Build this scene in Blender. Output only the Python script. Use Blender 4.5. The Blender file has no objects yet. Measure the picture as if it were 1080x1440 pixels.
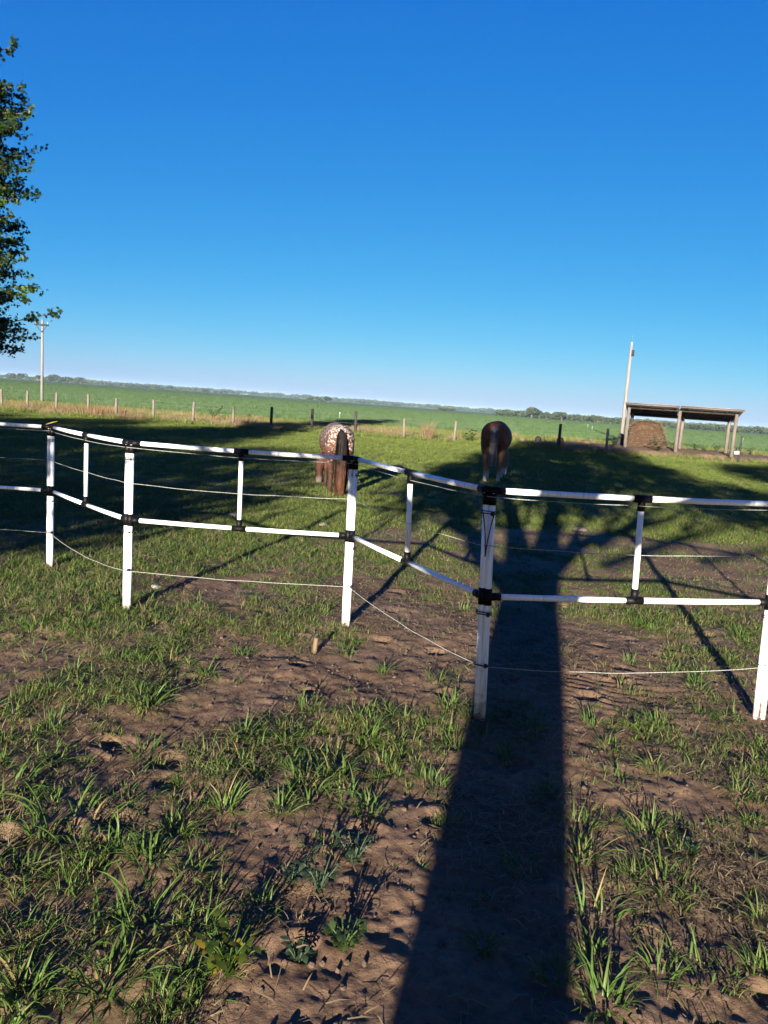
import bpy, bmesh, math, random
import numpy as np
from mathutils import Vector, Matrix
R = math.radians
scene = bpy.context.scene
COL = scene.collection

# ------------------------------------------------------------------ camera, sky, sun, exposure
PITCH, ROLL, EYE = R(8.0), R(3.97), 1.65
w_ = Vector((0, math.cos(PITCH), -math.sin(PITCH))); u0 = Vector((0, math.sin(PITCH), math.cos(PITCH))); r0 = Vector((1, 0, 0))
r_ = math.cos(ROLL) * r0 + math.sin(ROLL) * u0
u_ = -math.sin(ROLL) * r0 + math.cos(ROLL) * u0
cam = bpy.data.cameras.new('camera'); camo = bpy.data.objects.new('camera', cam); COL.objects.link(camo)
m = Matrix((r_, u_, -w_)).transposed().to_4x4(); m.translation = (0, 0, EYE); camo.matrix_world = m
cam.sensor_fit = 'VERTICAL'; cam.sensor_height = 36; cam.sensor_width = 27; cam.lens = 36 * 1082 / 1440
cam.clip_start = 0.05; cam.clip_end = 20000
scene.camera = camo

SUN_AZ, SUN_EL = R(11.65), R(10.3)          # shadows run towards (sin az, cos az)
world = bpy.data.worlds.new('World'); scene.world = world; world.use_nodes = True
wn, wl = world.node_tree.nodes, world.node_tree.links
sky = wn.new('ShaderNodeTexSky'); sky.sky_type = 'NISHITA'; sky.sun_disc = False
sky.sun_elevation = SUN_EL; sky.sun_rotation = math.pi + SUN_AZ
sky.altitude = 0; sky.air_density = 0.6; sky.dust_density = 0.5; sky.ozone_density = 6.0
EXPOSURE, SKY_STRENGTH = 2.25, 0.08
sep_ = wn.new('ShaderNodeSeparateColor'); com_ = wn.new('ShaderNodeCombineColor'); wl.new(sky.outputs[0], sep_.inputs[0])
# the phone's rendering of the clear sky: one response per channel, the same over the whole dome
for ch, (ref, power, level, top) in enumerate(((1.24, 1.95, .285, .80), (3.63, .90, .655, .88), (7.02, .31, .91, .95))):
    dv = wn.new('ShaderNodeMath'); dv.operation = 'DIVIDE'; dv.inputs[1].default_value = ref; wl.new(sep_.outputs[ch], dv.inputs[0])
    pw = wn.new('ShaderNodeMath'); pw.operation = 'POWER'; pw.inputs[1].default_value = power; wl.new(dv.outputs[0], pw.inputs[0])
    mu = wn.new('ShaderNodeMath'); mu.operation = 'MULTIPLY'; mu.inputs[1].default_value = level; wl.new(pw.outputs[0], mu.inputs[0])
    mi = wn.new('ShaderNodeMath'); mi.operation = 'MINIMUM'; mi.inputs[1].default_value = top; wl.new(mu.outputs[0], mi.inputs[0])
    sc = wn.new('ShaderNodeMath'); sc.operation = 'DIVIDE'; sc.inputs[1].default_value = SKY_STRENGTH * 2 ** EXPOSURE; wl.new(mi.outputs[0], sc.inputs[0])
    wl.new(sc.outputs[0], com_.inputs[ch])
wl.new(com_.outputs[0], wn['Background'].inputs[0])
wn['Background'].inputs[1].default_value = SKY_STRENGTH

sl = bpy.data.lights.new('sun', 'SUN'); sl.energy = 5.0; sl.angle = R(0.53); sl.color = (1.0, 0.90, 0.76)
so = bpy.data.objects.new('sun', sl); COL.objects.link(so); so.location = (-8, -40, 20)
trav = Vector((math.sin(SUN_AZ) * math.cos(SUN_EL), math.cos(SUN_AZ) * math.cos(SUN_EL), -math.sin(SUN_EL)))
so.rotation_euler = trav.to_track_quat('-Z', 'Y').to_euler()
vs = scene.view_settings
vs.view_transform = 'Standard'; vs.look = 'None'; vs.gamma = 1; vs.use_curve_mapping = False; vs.exposure = EXPOSURE
TS = math.tan(SUN_EL)

# ------------------------------------------------------------------ helpers
rng = np.random.default_rng(7); random.seed(7)
def obj(name, me, mat=None, parent=None):
    o = bpy.data.objects.new(name, me); COL.objects.link(o)
    if mat is not None and not me.materials: me.materials.append(mat)
    if parent is not None: o.parent = parent
    return o
def tag(o, label=None, cat=None, group=None, kind=None):
    if label: o['label'] = label
    if cat: o['category'] = cat
    if group: o['group'] = group
    if kind: o['kind'] = kind
    return o
def thing(name, label, cat, loc=(0, 0, 0), rz=0, group=None):
    o = bpy.data.objects.new(name, None); COL.objects.link(o); o.empty_display_size = 0.1
    o.location = loc; o.rotation_euler = (0, 0, rz)
    return tag(o, label, cat, group)
def copy_tree(o, parent=None):
    c = o.copy(); COL.objects.link(c); c.parent = parent
    for ch in list(o.children): copy_tree(ch, c)
    return c
def mesh_np(name, V, F, smooth=False, attrs=None):
    """V (n,3) float, F (m,k) int array, or list of such arrays with different k"""
    me = bpy.data.meshes.new(name)
    V = np.asarray(V, dtype=np.float32)
    Fs = [F] if isinstance(F, np.ndarray) else F
    me.vertices.add(len(V)); me.vertices.foreach_set('co', V.ravel())
    nl = sum(f.size for f in Fs); npoly = sum(len(f) for f in Fs)
    me.loops.add(nl); me.polygons.add(npoly)
    me.loops.foreach_set('vertex_index', np.concatenate([f.ravel() for f in Fs]).astype(np.int32))
    tot = np.concatenate([np.full(len(f), f.shape[1]) for f in Fs]); st = np.concatenate([[0], np.cumsum(tot)[:-1]])
    me.polygons.foreach_set('loop_start', st.astype(np.int32))
    if smooth: me.polygons.foreach_set('use_smooth', np.ones(npoly, dtype=bool))
    for k, v in (attrs or {}).items():
        a = me.attributes.new(k, 'FLOAT', 'POINT'); a.data.foreach_set('value', np.asarray(v, dtype=np.float32))
    me.update(calc_edges=True)
    return me
class MB:
    """collects triangle/quad pieces"""
    def __init__(s): s.v, s.q, s.t, s.n = [], [], [], 0
    def add(s, V, Q=None, T=None):
        s.v.append(np.asarray(V, float))
        if Q is not None and len(Q): s.q.append(np.asarray(Q, int) + s.n)
        if T is not None and len(T): s.t.append(np.asarray(T, int) + s.n)
        s.n += len(V); return s
    def box(s, c, d, rot=None):
        x, y, z = (np.array(d) / 2)
        V = np.array([(i, j, k) for i in (-x, x) for j in (-y, y) for k in (-z, z)])
        if rot is not None: V = V @ np.array(rot).T
        return s.add(V + np.array(c), [(0, 1, 3, 2), (4, 6, 7, 5), (0, 4, 5, 1), (2, 3, 7, 6), (0, 2, 6, 4), (1, 5, 7, 3)])
    def tube(s, P, rad, seg=10, cap=True, flat=None):
        P = np.asarray(P, float); n = len(P); rad = np.broadcast_to(np.asarray(rad, float), (n,))
        T = np.gradient(P, axis=0); T /= np.linalg.norm(T, axis=1)[:, None] + 1e-12
        up = np.array([0, 0, 1.]) if abs(T[0][2]) < .9 else np.array([0, 1., 0])
        a = np.cross(T[0], up); a /= np.linalg.norm(a); A = [a]
        for i in range(1, n):
            a = A[-1] - T[i] * A[-1].dot(T[i]); a /= np.linalg.norm(a) + 1e-12; A.append(a)
        A = np.array(A); B = np.cross(T, A); th = np.linspace(0, 2 * math.pi, seg, endpoint=False)
        V = (P[:, None] + rad[:, None, None] * (np.cos(th)[None, :, None] * A[:, None] + np.sin(th)[None, :, None] * B[:, None])).reshape(-1, 3)
        i, j = np.meshgrid(np.arange(n - 1), np.arange(seg), indexing='ij'); k = (j + 1) % seg
        Q = np.stack([i * seg + j, i * seg + k, (i + 1) * seg + k, (i + 1) * seg + j], -1).reshape(-1, 4)
        Tt = []
        if cap:
            V = np.vstack([V, P[0], P[-1]]); e = n * seg
            Tt = [(e, (x + 1) % seg, x) for x in range(seg)] + [(e + 1, (n - 1) * seg + x, (n - 1) * seg + (x + 1) % seg) for x in range(seg)]
        return s.add(V, Q, Tt)
    def mesh(s, name, smooth=False):
        F = []
        if s.q: F.append(np.concatenate(s.q))
        if s.t: F.append(np.concatenate(s.t))
        return mesh_np(name, np.concatenate(s.v), F, smooth)
    def build(s, name, mat, parent=None, smooth=False):
        return obj(name, s.mesh(name, smooth), mat, parent)

def hash2(i, j, seed):
    h = (i.astype(np.int64) * 374761393 + j.astype(np.int64) * 668265263 + seed * 982451653) & 0xffffffff
    h = ((h ^ (h >> 13)) * 1274126177) & 0xffffffff
    return ((h ^ (h >> 16)) & 0xffff) / 65535.0
def vnoise(x, y, seed=0):
    xi, yi = np.floor(x), np.floor(y); fx, fy = x - xi, y - yi
    fx, fy = fx * fx * (3 - 2 * fx), fy * fy * (3 - 2 * fy)
    a, b = hash2(xi, yi, seed), hash2(xi + 1, yi, seed); c, d = hash2(xi, yi + 1, seed), hash2(xi + 1, yi + 1, seed)
    return (a * (1 - fx) + b * fx) * (1 - fy) + (c * (1 - fx) + d * fx) * fy
def fbm(x, y, sc, octv=4, seed=0):
    s, a, t = 0., 1., 0.
    for o in range(octv):
        s = s + a * vnoise(x / sc + 17.3 * o, y / sc - 9.1 * o, seed + o); t += a; a *= .5; sc /= 2.1
    return s / t
def smooth(e0, e1, x):
    t = np.clip((x - e0) / (e1 - e0), 0, 1); return t * t * (3 - 2 * t)

# ------------------------------------------------------------------ materials
def mat_new(name):
    m = bpy.data.materials.new(name); m.use_nodes = True
    return m, m.node_tree.nodes, m.node_tree.links, m.node_tree.nodes['Principled BSDF']
def ramp(N, stops):
    r = N.new('ShaderNodeValToRGB'); e = r.color_ramp.elements
    while len(e) < len(stops): e.new(0.5)
    for el, (p, c) in zip(e, stops): el.position = p; el.color = (*c, 1) if len(c) == 3 else c
    return r
ALB = .74
def alb(c): return tuple(v * ALB for v in c)
def simple_mat(name, c1, c2, scale=8, rough=.6, bump=.0, detail=5, stretch=(1, 1, 1), lo=.35, hi=.65, spec=.3, keep=False):
    m, N, L, P = mat_new(name)
    tc = N.new('ShaderNodeTexCoord'); mp = N.new('ShaderNodeMapping'); mp.inputs['Scale'].default_value = stretch
    n = N.new('ShaderNodeTexNoise'); n.inputs['Scale'].default_value = scale; n.inputs['Detail'].default_value = detail; n.inputs['Roughness'].default_value = .62
    L.new(tc.outputs['Object'], mp.inputs[0]); L.new(mp.outputs[0], n.inputs['Vector'])
    if not keep: c1, c2 = alb(c1), alb(c2)
    r = ramp(N, [(lo, c1), (hi, c2)]); L.new(n.outputs['Fac'], r.inputs[0]); L.new(r.outputs[0], P.inputs['Base Color'])
    P.inputs['Roughness'].default_value = rough; P.inputs['Specular IOR Level'].default_value = spec
    if bump:
        b = N.new('ShaderNodeBump'); b.inputs['Strength'].default_value = bump; b.inputs['Distance'].default_value = .02
        L.new(n.outputs['Fac'], b.inputs['Height']); L.new(b.outputs[0], P.inputs['Normal'])
    return m
def leaf_mat(name, c1, c2, dry, trans=.3, rough=.45, scale=.6, use_attr=True):
    """green leaf: colour varies by instance, place and the blade's own dryness"""
    m, N, L, P = mat_new(name); c1, c2, dry = alb(c1), alb(c2), alb(dry)
    oi = N.new('ShaderNodeObjectInfo'); geo = N.new('ShaderNodeNewGeometry')
    n = N.new('ShaderNodeTexNoise'); n.inputs['Scale'].default_value = scale; n.inputs['Detail'].default_value = 3; L.new(geo.outputs['Position'], n.inputs['Vector'])
    ad = N.new('ShaderNodeMath'); ad.operation = 'MULTIPLY_ADD'; ad.inputs[1].default_value = .5; L.new(oi.outputs['Random'], ad.inputs[0])
    ad2 = N.new('ShaderNodeMath'); ad2.operation = 'MULTIPLY_ADD'; ad2.inputs[1].default_value = 1.2; ad2.inputs[2].default_value = -.35; L.new(n.outputs['Fac'], ad2.inputs[0]); L.new(ad2.outputs[0], ad.inputs[2])
    r = ramp(N, [(0.0, c1), (1.0, c2)]); L.new(ad.outputs[0], r.inputs[0])
    col = r.outputs[0]
    if use_attr:
        at = N.new('ShaderNodeAttribute'); at.attribute_name = 'dry'
        mx = N.new('ShaderNodeMix'); mx.data_type = 'RGBA'; L.new(at.outputs['Fac'], mx.inputs[0]); L.new(col, mx.inputs[6]); mx.inputs[7].default_value = (*dry, 1)
        col = mx.outputs[2]
    L.new(col, P.inputs['Base Color']); P.inputs['Roughness'].default_value = rough; P.inputs['Specular IOR Level'].default_value = .16
    tr = N.new('ShaderNodeBsdfTranslucent'); L.new(col, tr.inputs[0])
    ms = N.new('ShaderNodeMixShader'); ms.inputs[0].default_value = trans
    L.new(P.outputs[0], ms.inputs[1]); L.new(tr.outputs[0], ms.inputs[2]); L.new(ms.outputs[0], N['Material Output'].inputs[0])
    return m

M = {}
def pvc_material():
    m, N, L, P = mat_new('white_pvc'); geo = N.new('ShaderNodeNewGeometry'); sep = N.new('ShaderNodeSeparateXYZ'); L.new(geo.outputs['Position'], sep.inputs[0])
    n = N.new('ShaderNodeTexNoise'); n.inputs['Scale'].default_value = 26; n.inputs['Detail'].default_value = 7; n.inputs['Roughness'].default_value = .7; L.new(geo.outputs['Position'], n.inputs['Vector'])
    mp = N.new('ShaderNodeMapping'); mp.inputs['Scale'].default_value = (60, 60, 5); L.new(geo.outputs['Position'], mp.inputs[0])
    n2 = N.new('ShaderNodeTexNoise'); n2.inputs['Scale'].default_value = 1; n2.inputs['Detail'].default_value = 4; L.new(mp.outputs[0], n2.inputs['Vector'])
    base = ramp(N, [(.30, (.50, .49, .46)), (.42, (.70, .70, .69)), (.6, (.78, .78, .77))]); L.new(n2.outputs['Fac'], base.inputs[0])
    h = N.new('ShaderNodeMapRange'); h.inputs[1].default_value = .02; h.inputs[2].default_value = .26; h.inputs[3].default_value = .36; h.inputs[4].default_value = .0; L.new(sep.outputs['Z'], h.inputs[0])
    ad = N.new('ShaderNodeMath'); L.new(n.outputs['Fac'], ad.inputs[0]); L.new(h.outputs[0], ad.inputs[1])
    f = ramp(N, [(.62, (0, 0, 0)), (.95, (1, 1, 1))]); L.new(ad.outputs[0], f.inputs[0])
    mx = N.new('ShaderNodeMix'); mx.data_type = 'RGBA'; L.new(f.outputs[0], mx.inputs[0]); L.new(base.outputs[0], mx.inputs[6]); mx.inputs[7].default_value = (.17, .125, .09, 1)
    L.new(mx.outputs[2], P.inputs['Base Color']); P.inputs['Roughness'].default_value = .38; P.inputs['Specular IOR Level'].default_value = .45
    return m
M['pvc'] = pvc_material()
M['black'] = simple_mat('black_plastic', (.0025, .0025, .003), (.005, .005, .006), 30, .5, .05, spec=.12)
M['rubber'] = simple_mat('black_cord', (.008, .008, .009), (.02, .02, .02), 40, .6)
M['yellow'] = simple_mat('yellow_plastic', (.26, .16, .012), (.32, .21, .02), 30, .45)
M['twine'] = simple_mat('fence_twine', (.16, .17, .15), (.50, .50, .46), 160, .7, lo=.35, hi=.65)
M['wood'] = simple_mat('weathered_wood', (.085, .068, .058), (.17, .145, .125), 9, .85, .4, stretch=(3, 3, .35))
M['darkwood'] = simple_mat('dark_creosote_wood', (.014, .013, .014), (.040, .037, .036), 9, .85, .4, stretch=(3, 3, .35))
M['polewood'] = simple_mat('pale_grey_pole_wood', (.15, .138, .125), (.24, .225, .21), 7, .8, .3, stretch=(3, 3, .2))
M['postwood'] = simple_mat('grey_brown_fence_post', (.10, .080, .064), (.19, .165, .14), 11, .85, .4, stretch=(3, 3, .4))
M['tin'] = simple_mat('weathered_roof_tin', (.13, .125, .125), (.24, .235, .235), 3, .55, .1)
M['rust'] = simple_mat('rusty_steel', (.05, .035, .03), (.14, .09, .06), 20, .8, .2)
M['wire'] = simple_mat('galvanised_wire', (.09, .09, .085), (.16, .16, .15), 30, .5)
M['hay'] = simple_mat('weathered_hay', (.022, .012, .007), (.080, .043, .022), 7, .95, .9, detail=8, stretch=(1, 1, 5))
M['stake'] = simple_mat('pale_wooden_stake', (.10, .066, .036), (.17, .12, .068), 20, .8, .3, stretch=(3, 3, .4))
M['bark'] = simple_mat('tree_bark', (.05, .04, .032), (.16, .13, .10), 9, .9, .8, stretch=(2, 2, .5))
M['stone'] = simple_mat('pale_stone', (.10, .08, .066), (.19, .16, .135), 18, .85, .4)
M['clod'] = simple_mat('soil_clod', (.085, .056, .040), (.15, .105, .076), 30, .95, .5)
M['litter'] = simple_mat('white_scrap', (.30, .30, .29), (.42, .42, .40), 30, .6)
M['log'] = simple_mat('charred_log', (.012, .010, .010), (.05, .04, .035), 12, .9, .5)  # also blackens the shed's roof underside in place of shade
M['pale'] = simple_mat('porcelain', (.32, .32, .31), (.42, .42, .41), 10, .4)
M['clump'] = leaf_mat('clump_grass_blade', (.046, .108, .020), (.084, .160, .030), (.24, .175, .08), .28, .42)
M['grass'] = leaf_mat('pasture_grass_blade', (.060, .126, .014), (.118, .195, .030), (.28, .22, .10), .28, .5, .35)
M['crop'] = leaf_mat('young_crop_blade', (.076, .140, .056), (.092, .162, .064), (.15, .17, .08), .25, .55, .02)
M['drygrass'] = leaf_mat('dry_grass_stem', (.18, .135, .075), (.29, .225, .13), (.26, .16, .09), .2, .7, .5)
M['russet'] = leaf_mat('russet_grass_stem', (.17, .085, .048), (.26, .145, .085), (.27, .20, .12), .2, .7, .5)
M['straw'] = leaf_mat('straw', (.085, .058, .034), (.19, .14, .08), (.23, .18, .11), .1, .8, 3)
M['weed'] = leaf_mat('weed_leaf', (.035, .068, .020), (.060, .10, .03), (.07, .10, .05), .3, .5)
M['greyweed'] = leaf_mat('grey_green_weed_leaf', (.040, .068, .034), (.068, .10, .052), (.07, .1, .06), .25, .6)
M['yelweed'] = leaf_mat('yellowing_weed_leaf', (.035, .075, .012), (.07, .115, .018), (.26, .20, .02), .3, .5)
M['maple'] = leaf_mat('maple_leaf', (.010, .024, .006), (.022, .044, .008), (.060, .105, .014), .25, .4, .9)  # dark greens stand in for shade on the crown, last colour for sun
M['oak'] = leaf_mat('shade_tree_leaf', (.03, .06, .015), (.06, .10, .025), (.1, .14, .03), .15, .45)
M['fartree'] = leaf_mat('distant_tree_leaf', (.022, .040, .014), (.050, .075, .024), (.09, .085, .045), .1, .6, .012)

# ground: soil, thatch between the grass, straw
def ground_material():
    m, N, L, P = mat_new('pasture_ground')
    geo = N.new('ShaderNodeNewGeometry'); at = N.new('ShaderNodeAttribute'); at.attribute_name = 'grass'
    st = N.new('ShaderNodeAttribute'); st.attribute_name = 'strawy'
    def noise(sc, det=6, rough=.65):
        n = N.new('ShaderNodeTexNoise'); n.inputs['Scale'].default_value = sc; n.inputs['Detail'].default_value = det; n.inputs['Roughness'].default_value = rough
        L.new(geo.outputs['Position'], n.inputs['Vector']); return n
    n1 = noise(1.3); n2 = noise(22, 8, .75); n3 = noise(90, 4)
    soil = ramp(N, [(.25, (.080, .049, .030)), (.5, (.136, .087, .056)), (.8, (.195, .133, .091))]); L.new(n1.outputs['Fac'], soil.inputs[0])
    fine = ramp(N, [(.3, (.55, .55, .55)), (.7, (1.25, 1.22, 1.2))]); L.new(n2.outputs['Fac'], fine.inputs[0])
    mul = N.new('ShaderNodeMix'); mul.data_type = 'RGBA'; mul.blend_type = 'MULTIPLY'; mul.inputs[0].default_value = 1
    L.new(soil.outputs[0], mul.inputs[6]); L.new(fine.outputs[0], mul.inputs[7])
    th = ramp(N, [(.3, (.052, .048, .018)), (.55, (.092, .084, .031)), (.75, (.150, .122, .060))]); L.new(n2.outputs['Fac'], th.inputs[0])
    mg = N.new('ShaderNodeMix'); mg.data_type = 'RGBA'; L.new(at.outputs['Fac'], mg.inputs[0]); L.new(mul.outputs[2], mg.inputs[6]); L.new(th.outputs[0], mg.inputs[7])
    sw = ramp(N, [(.45, (.062, .041, .023)), (.7, (.13, .092, .054))]); L.new(n3.outputs['Fac'], sw.inputs[0])
    mm = N.new('ShaderNodeMix'); mm.data_type = 'RGBA'; L.new(st.outputs['Fac'], mm.inputs[0]); L.new(mg.outputs[2], mm.inputs[6]); L.new(sw.outputs[0], mm.inputs[7])
    L.new(mm.outputs[2], P.inputs['Base Color']); P.inputs['Roughness'].default_value = .95; P.inputs['Specular IOR Level'].default_value = .12
    b = N.new('ShaderNodeBump'); b.inputs['Strength'].default_value = .6; b.inputs['Distance'].default_value = .012
    ad = N.new('ShaderNodeMath'); ad.operation = 'MULTIPLY_ADD'; ad.inputs[1].default_value = .35; L.new(n3.outputs['Fac'], ad.inputs[0]); L.new(n2.outputs['Fac'], ad.inputs[2])
    L.new(ad.outputs[0], b.inputs['Height']); L.new(b.outputs[0], P.inputs['Normal'])
    return m
M['ground'] = ground_material()
def field_material():
    m, N, L, P = mat_new('young_crop')
    geo = N.new('ShaderNodeNewGeometry')
    def noise(sc, stretch, det=6):
        mp = N.new('ShaderNodeMapping'); mp.inputs['Scale'].default_value = stretch; L.new(geo.outputs['Position'], mp.inputs[0])
        n = N.new('ShaderNodeTexNoise'); n.inputs['Scale'].default_value = sc; n.inputs['Detail'].default_value = det; L.new(mp.outputs[0], n.inputs['Vector']); return n
    n1 = noise(.02, (.35, 1, 1)); n2 = noise(.6, (.3, 1, 1), 8); n3 = noise(5, (1, 1, 1), 4)
    r1 = ramp(N, [(.3, (.070, .118, .036)), (.55, (.080, .130, .042)), (.75, (.090, .142, .048))]); L.new(n1.outputs['Fac'], r1.inputs[0])
    r2 = ramp(N, [(.3, (.72, .74, .7)), (.7, (1.22, 1.2, 1.2))]); L.new(n2.outputs['Fac'], r2.inputs[0])
    mu = N.new('ShaderNodeMix'); mu.data_type = 'RGBA'; mu.blend_type = 'MULTIPLY'; mu.inputs[0].default_value = 1; L.new(r1.outputs[0], mu.inputs[6]); L.new(r2.outputs[0], mu.inputs[7])
    L.new(mu.outputs[2], P.inputs['Base Color']); P.inputs['Roughness'].default_value = .8; P.inputs['Specular IOR Level'].default_value = .1
    b = N.new('ShaderNodeBump'); b.inputs['Strength'].default_value = 1; b.inputs['Distance'].default_value = .12; L.new(n3.outputs['Fac'], b.inputs['Height']); L.new(b.outputs[0], P.inputs['Normal'])
    return m
M['field'] = field_material()

# ------------------------------------------------------------------ ground shape and cover
BARE = [(-2.0, 4.37, 0.5), (-1.1, 3.44, 0.35), (-0.96, 4.87, 0.4), (-0.47, 4.69, 0.45), (0.07, 4.67, 0.5), (0.41, 5.17, 0.4), (0.15, 4.15, 0.3), (0.24, 2.46, 0.4), (0.21, 2.76, 0.3), (0.14, 2.05, 0.3), (1.51, 4.7, 0.45), (1.67, 5.62, 0.3), (1.36, 3.25, 0.25), (1.11, 3.8, 0.2), (0.92, 9.6, 0.95), (0.77, 11.3, 0.75), (1.47, 8.46, 0.5), (2.0, 10.59, 0.9), (2.55, 9.26, 0.6), (3.38, 10.57, 0.65), (3.49, 8.74, 0.55), (4.41, 10.42, 0.65), (3.71, 7.78, 0.45), (-0.71, 3.85, 0.25), (-0.2, 2.66, 0.25), (-0.05, 2.28, 0.3), (0.01, 2.01, 0.3), (0.91, 2.24, 0.3), (-2.35, 7.89, 0.3), (-0.92, 7.3, 0.4), (-0.2, 6.65, 0.35), (-1.39, 6.31, 0.3), (0.17, 5.83, 0.4), (1.06, 5.85, 0.5), (0.95, 4.59, 0.4), (0.68, 3.42, 0.4), (0.52, 2.7, 0.35), (0.36, 2.22, 0.3), (0.5, 2.0, 0.3)]
LUSH = [(-1.5, 4.6, 0.35), (-1.15, 4.95, 0.3), (-0.7, 5.3, 0.3), (-0.55, 4.95, 0.2), (-0.1, 5.15, 0.25), (0.45, 4.5, 0.25), (1.6, 4.5, 0.22), (2.1, 5.2, 0.35), (1.45, 3.9, 0.25), (2.0, 3.6, 0.3), (-1.75, 3.9, 0.3), (0.2, 3.75, 0.25), (2.6, 7.4, 0.4), (1.3, 7.3, 0.3), (-2.76, 5.91, 0.6), (-2.17, 5.43, 0.4), (-2.87, 7.32, 0.7), (-2.08, 7.99, 0.7), (-2.18, 6.89, 0.4), (-0.94, 11.26, 1.2), (-2.18, 10.65, 1.0), (0.11, 13.61, 1.0), (-0.16, 3.44, 0.35), (-1.16, 3.87, 0.25), (-1.01, 2.57, 0.3), (-0.97, 2.18, 0.3), (-0.61, 1.95, 0.25), (-0.55, 3.38, 0.25), (0.97, 6.03, 0.2), (2.36, 6.38, 0.3), (5.11, 11.89, 0.6), (5.51, 14.48, 1.0)]
def cover(x, y):
    """share of living grass on the ground, 0..1"""
    base = .53 + .44 * smooth(5.2, 11.5, y + .35 * np.minimum(-x, 3)) - .10 * smooth(.7, 1.6, x) * smooth(8, 5, y)
    d = base + (.95 + .45 * smooth(5, 8, y) * smooth(30, 14, y)) * (fbm(x, y, .9, 4, 3) - .5) + .5 * (fbm(x, y, .25, 2, 11) - .5) - .10 * smooth(5.5, 8, y) * smooth(16, 10, y)
    for bx, by, r in BARE: d = d - .62 * np.exp(-((x - bx) ** 2 + (y - by) ** 2) / (r * r * 1.1))
    for bx, by, r in LUSH: d = d + .55 * np.exp(-((x - bx) ** 2 + (y - by) ** 2) / (r * r * 1.1))
    lot = np.exp(-(((x - 18.5) / 10.5) ** 4 + ((y - 44.6) / 6.2) ** 4)); lot2 = np.exp(-(((x - 9.5) / 5) ** 2 + ((y - 45) / 2.3) ** 2))
    d = d - 1.5 * np.maximum(lot, lot2)
    return np.clip(d, 0, 1)
def strawy(x, y):
    """dead straw lying on the soil: right of the trunk's line and by the far fence"""
    a = smooth(.75, 1.1, x) * smooth(4.4, 2.6, y) * smooth(.35, .6, fbm(x, y, .5, 3, 21))
    b = smooth(36.5, 38.5, y) * smooth(50, 44, y) * smooth(.4, .6, fbm(x, y, 2.5, 3, 23)) * smooth(12, 6, x)
    c = .6 * smooth(.60, .72, fbm(x, y, .6, 3, 29)) * smooth(9, 5, y)
    return np.clip(a * .8 + b * .8 + c * .5, 0, 1)
prints = [(random.uniform(-3.2, 3.8), random.uniform(1.6, 9), random.uniform(.045, .075)) for _ in range(190)]
def dip(x, y):
    """the land falls away slightly towards the far right"""
    return -1.9 * smooth(90, 700, y) * smooth(-250, 150, x)
def gz(x, y, fine=True):
    x = np.asarray(x, float); y = np.asarray(y, float)
    r = np.hypot(x, y)
    z = .10 * (fbm(x, y, 5.5, 3, 40) - .5) * smooth(1.5, 6, r) * smooth(200, 60, r) + dip(x, y)
    z = z + .22 * np.exp(-(((x - 17) / 7) ** 2 + ((y - 46) / 3.5) ** 2))
    if fine:
        near = smooth(24, 14, r)
        z = z + near * (.050 * (fbm(x, y, .55, 4, 50) - .5) + .026 * (fbm(x, y, .11, 3, 60) - .5) + .012 * (fbm(x, y, .045, 2, 65) - .5) * smooth(7, 4, r))
        g = np.exp(-(((x - 1.5) / .45) ** 2 + ((y - 4.5) / .55) ** 2))
        z = z + .0075 * g * smooth(.35, .6, fbm(x, y, .3, 2, 55)) * np.sin((y + .05 * np.sin(5 * x) + .12 * x) * 2 * math.pi / .085)
        for px, py, pr in prints:
            d2 = ((x - px) ** 2 + (y - py) ** 2) / (pr * pr)
            if np.ndim(d2) == 0 or d2.min() < 9: z = z - .020 * np.exp(-d2 * d2 * .6) + .007 * np.exp(-(np.sqrt(d2) - 1.45) ** 2 * 7)
    return z

def build_ground():
    rr = np.concatenate([np.geomspace(.3, 1.25, 12)[:-1], np.geomspace(1.25, 8, 440)[:-1], np.geomspace(8, 60, 210)[:-1], np.geomspace(60, 6000, 55)])
    az = np.concatenate([np.arange(-52, 52.01, .24), np.arange(56, 305, 4)]) * math.pi / 180
    nr, na = len(rr), len(az)
    X = rr[:, None] * np.sin(az)[None]; Y = rr[:, None] * np.cos(az)[None]
    x, y = X.ravel(), Y.ravel()
    Z = gz(x, y); V = np.column_stack([x, y, Z]); V = np.vstack([V, [0, 0, float(gz(0., 0.))]])
    i, j = np.meshgrid(np.arange(nr - 1), np.arange(na), indexing='ij'); k = (j + 1) % na
    Q = np.stack([i * na + j, (i + 1) * na + j, (i + 1) * na + k, i * na + k], -1).reshape(-1, 4)[:, ::-1]
    jj = np.arange(na); T = np.stack([np.full(na, len(V) - 1), (jj + 1) % na, jj], -1)
    c = np.append(cover(x, y), .3); s = np.append(strawy(x, y), 0)
    me = mesh_np('ground', V, [Q, T], True, {'grass': np.clip(c * 1.15 - .08, 0, 1) * np.append(.30 + .70 * smooth(4.5, 9, y), .3), 'strawy': s})
    return tag(obj('ground', me, M['ground']), 'bare brown soil and worn pasture turf reaching to the crop field', None, None, 'structure')
build_ground()

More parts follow.
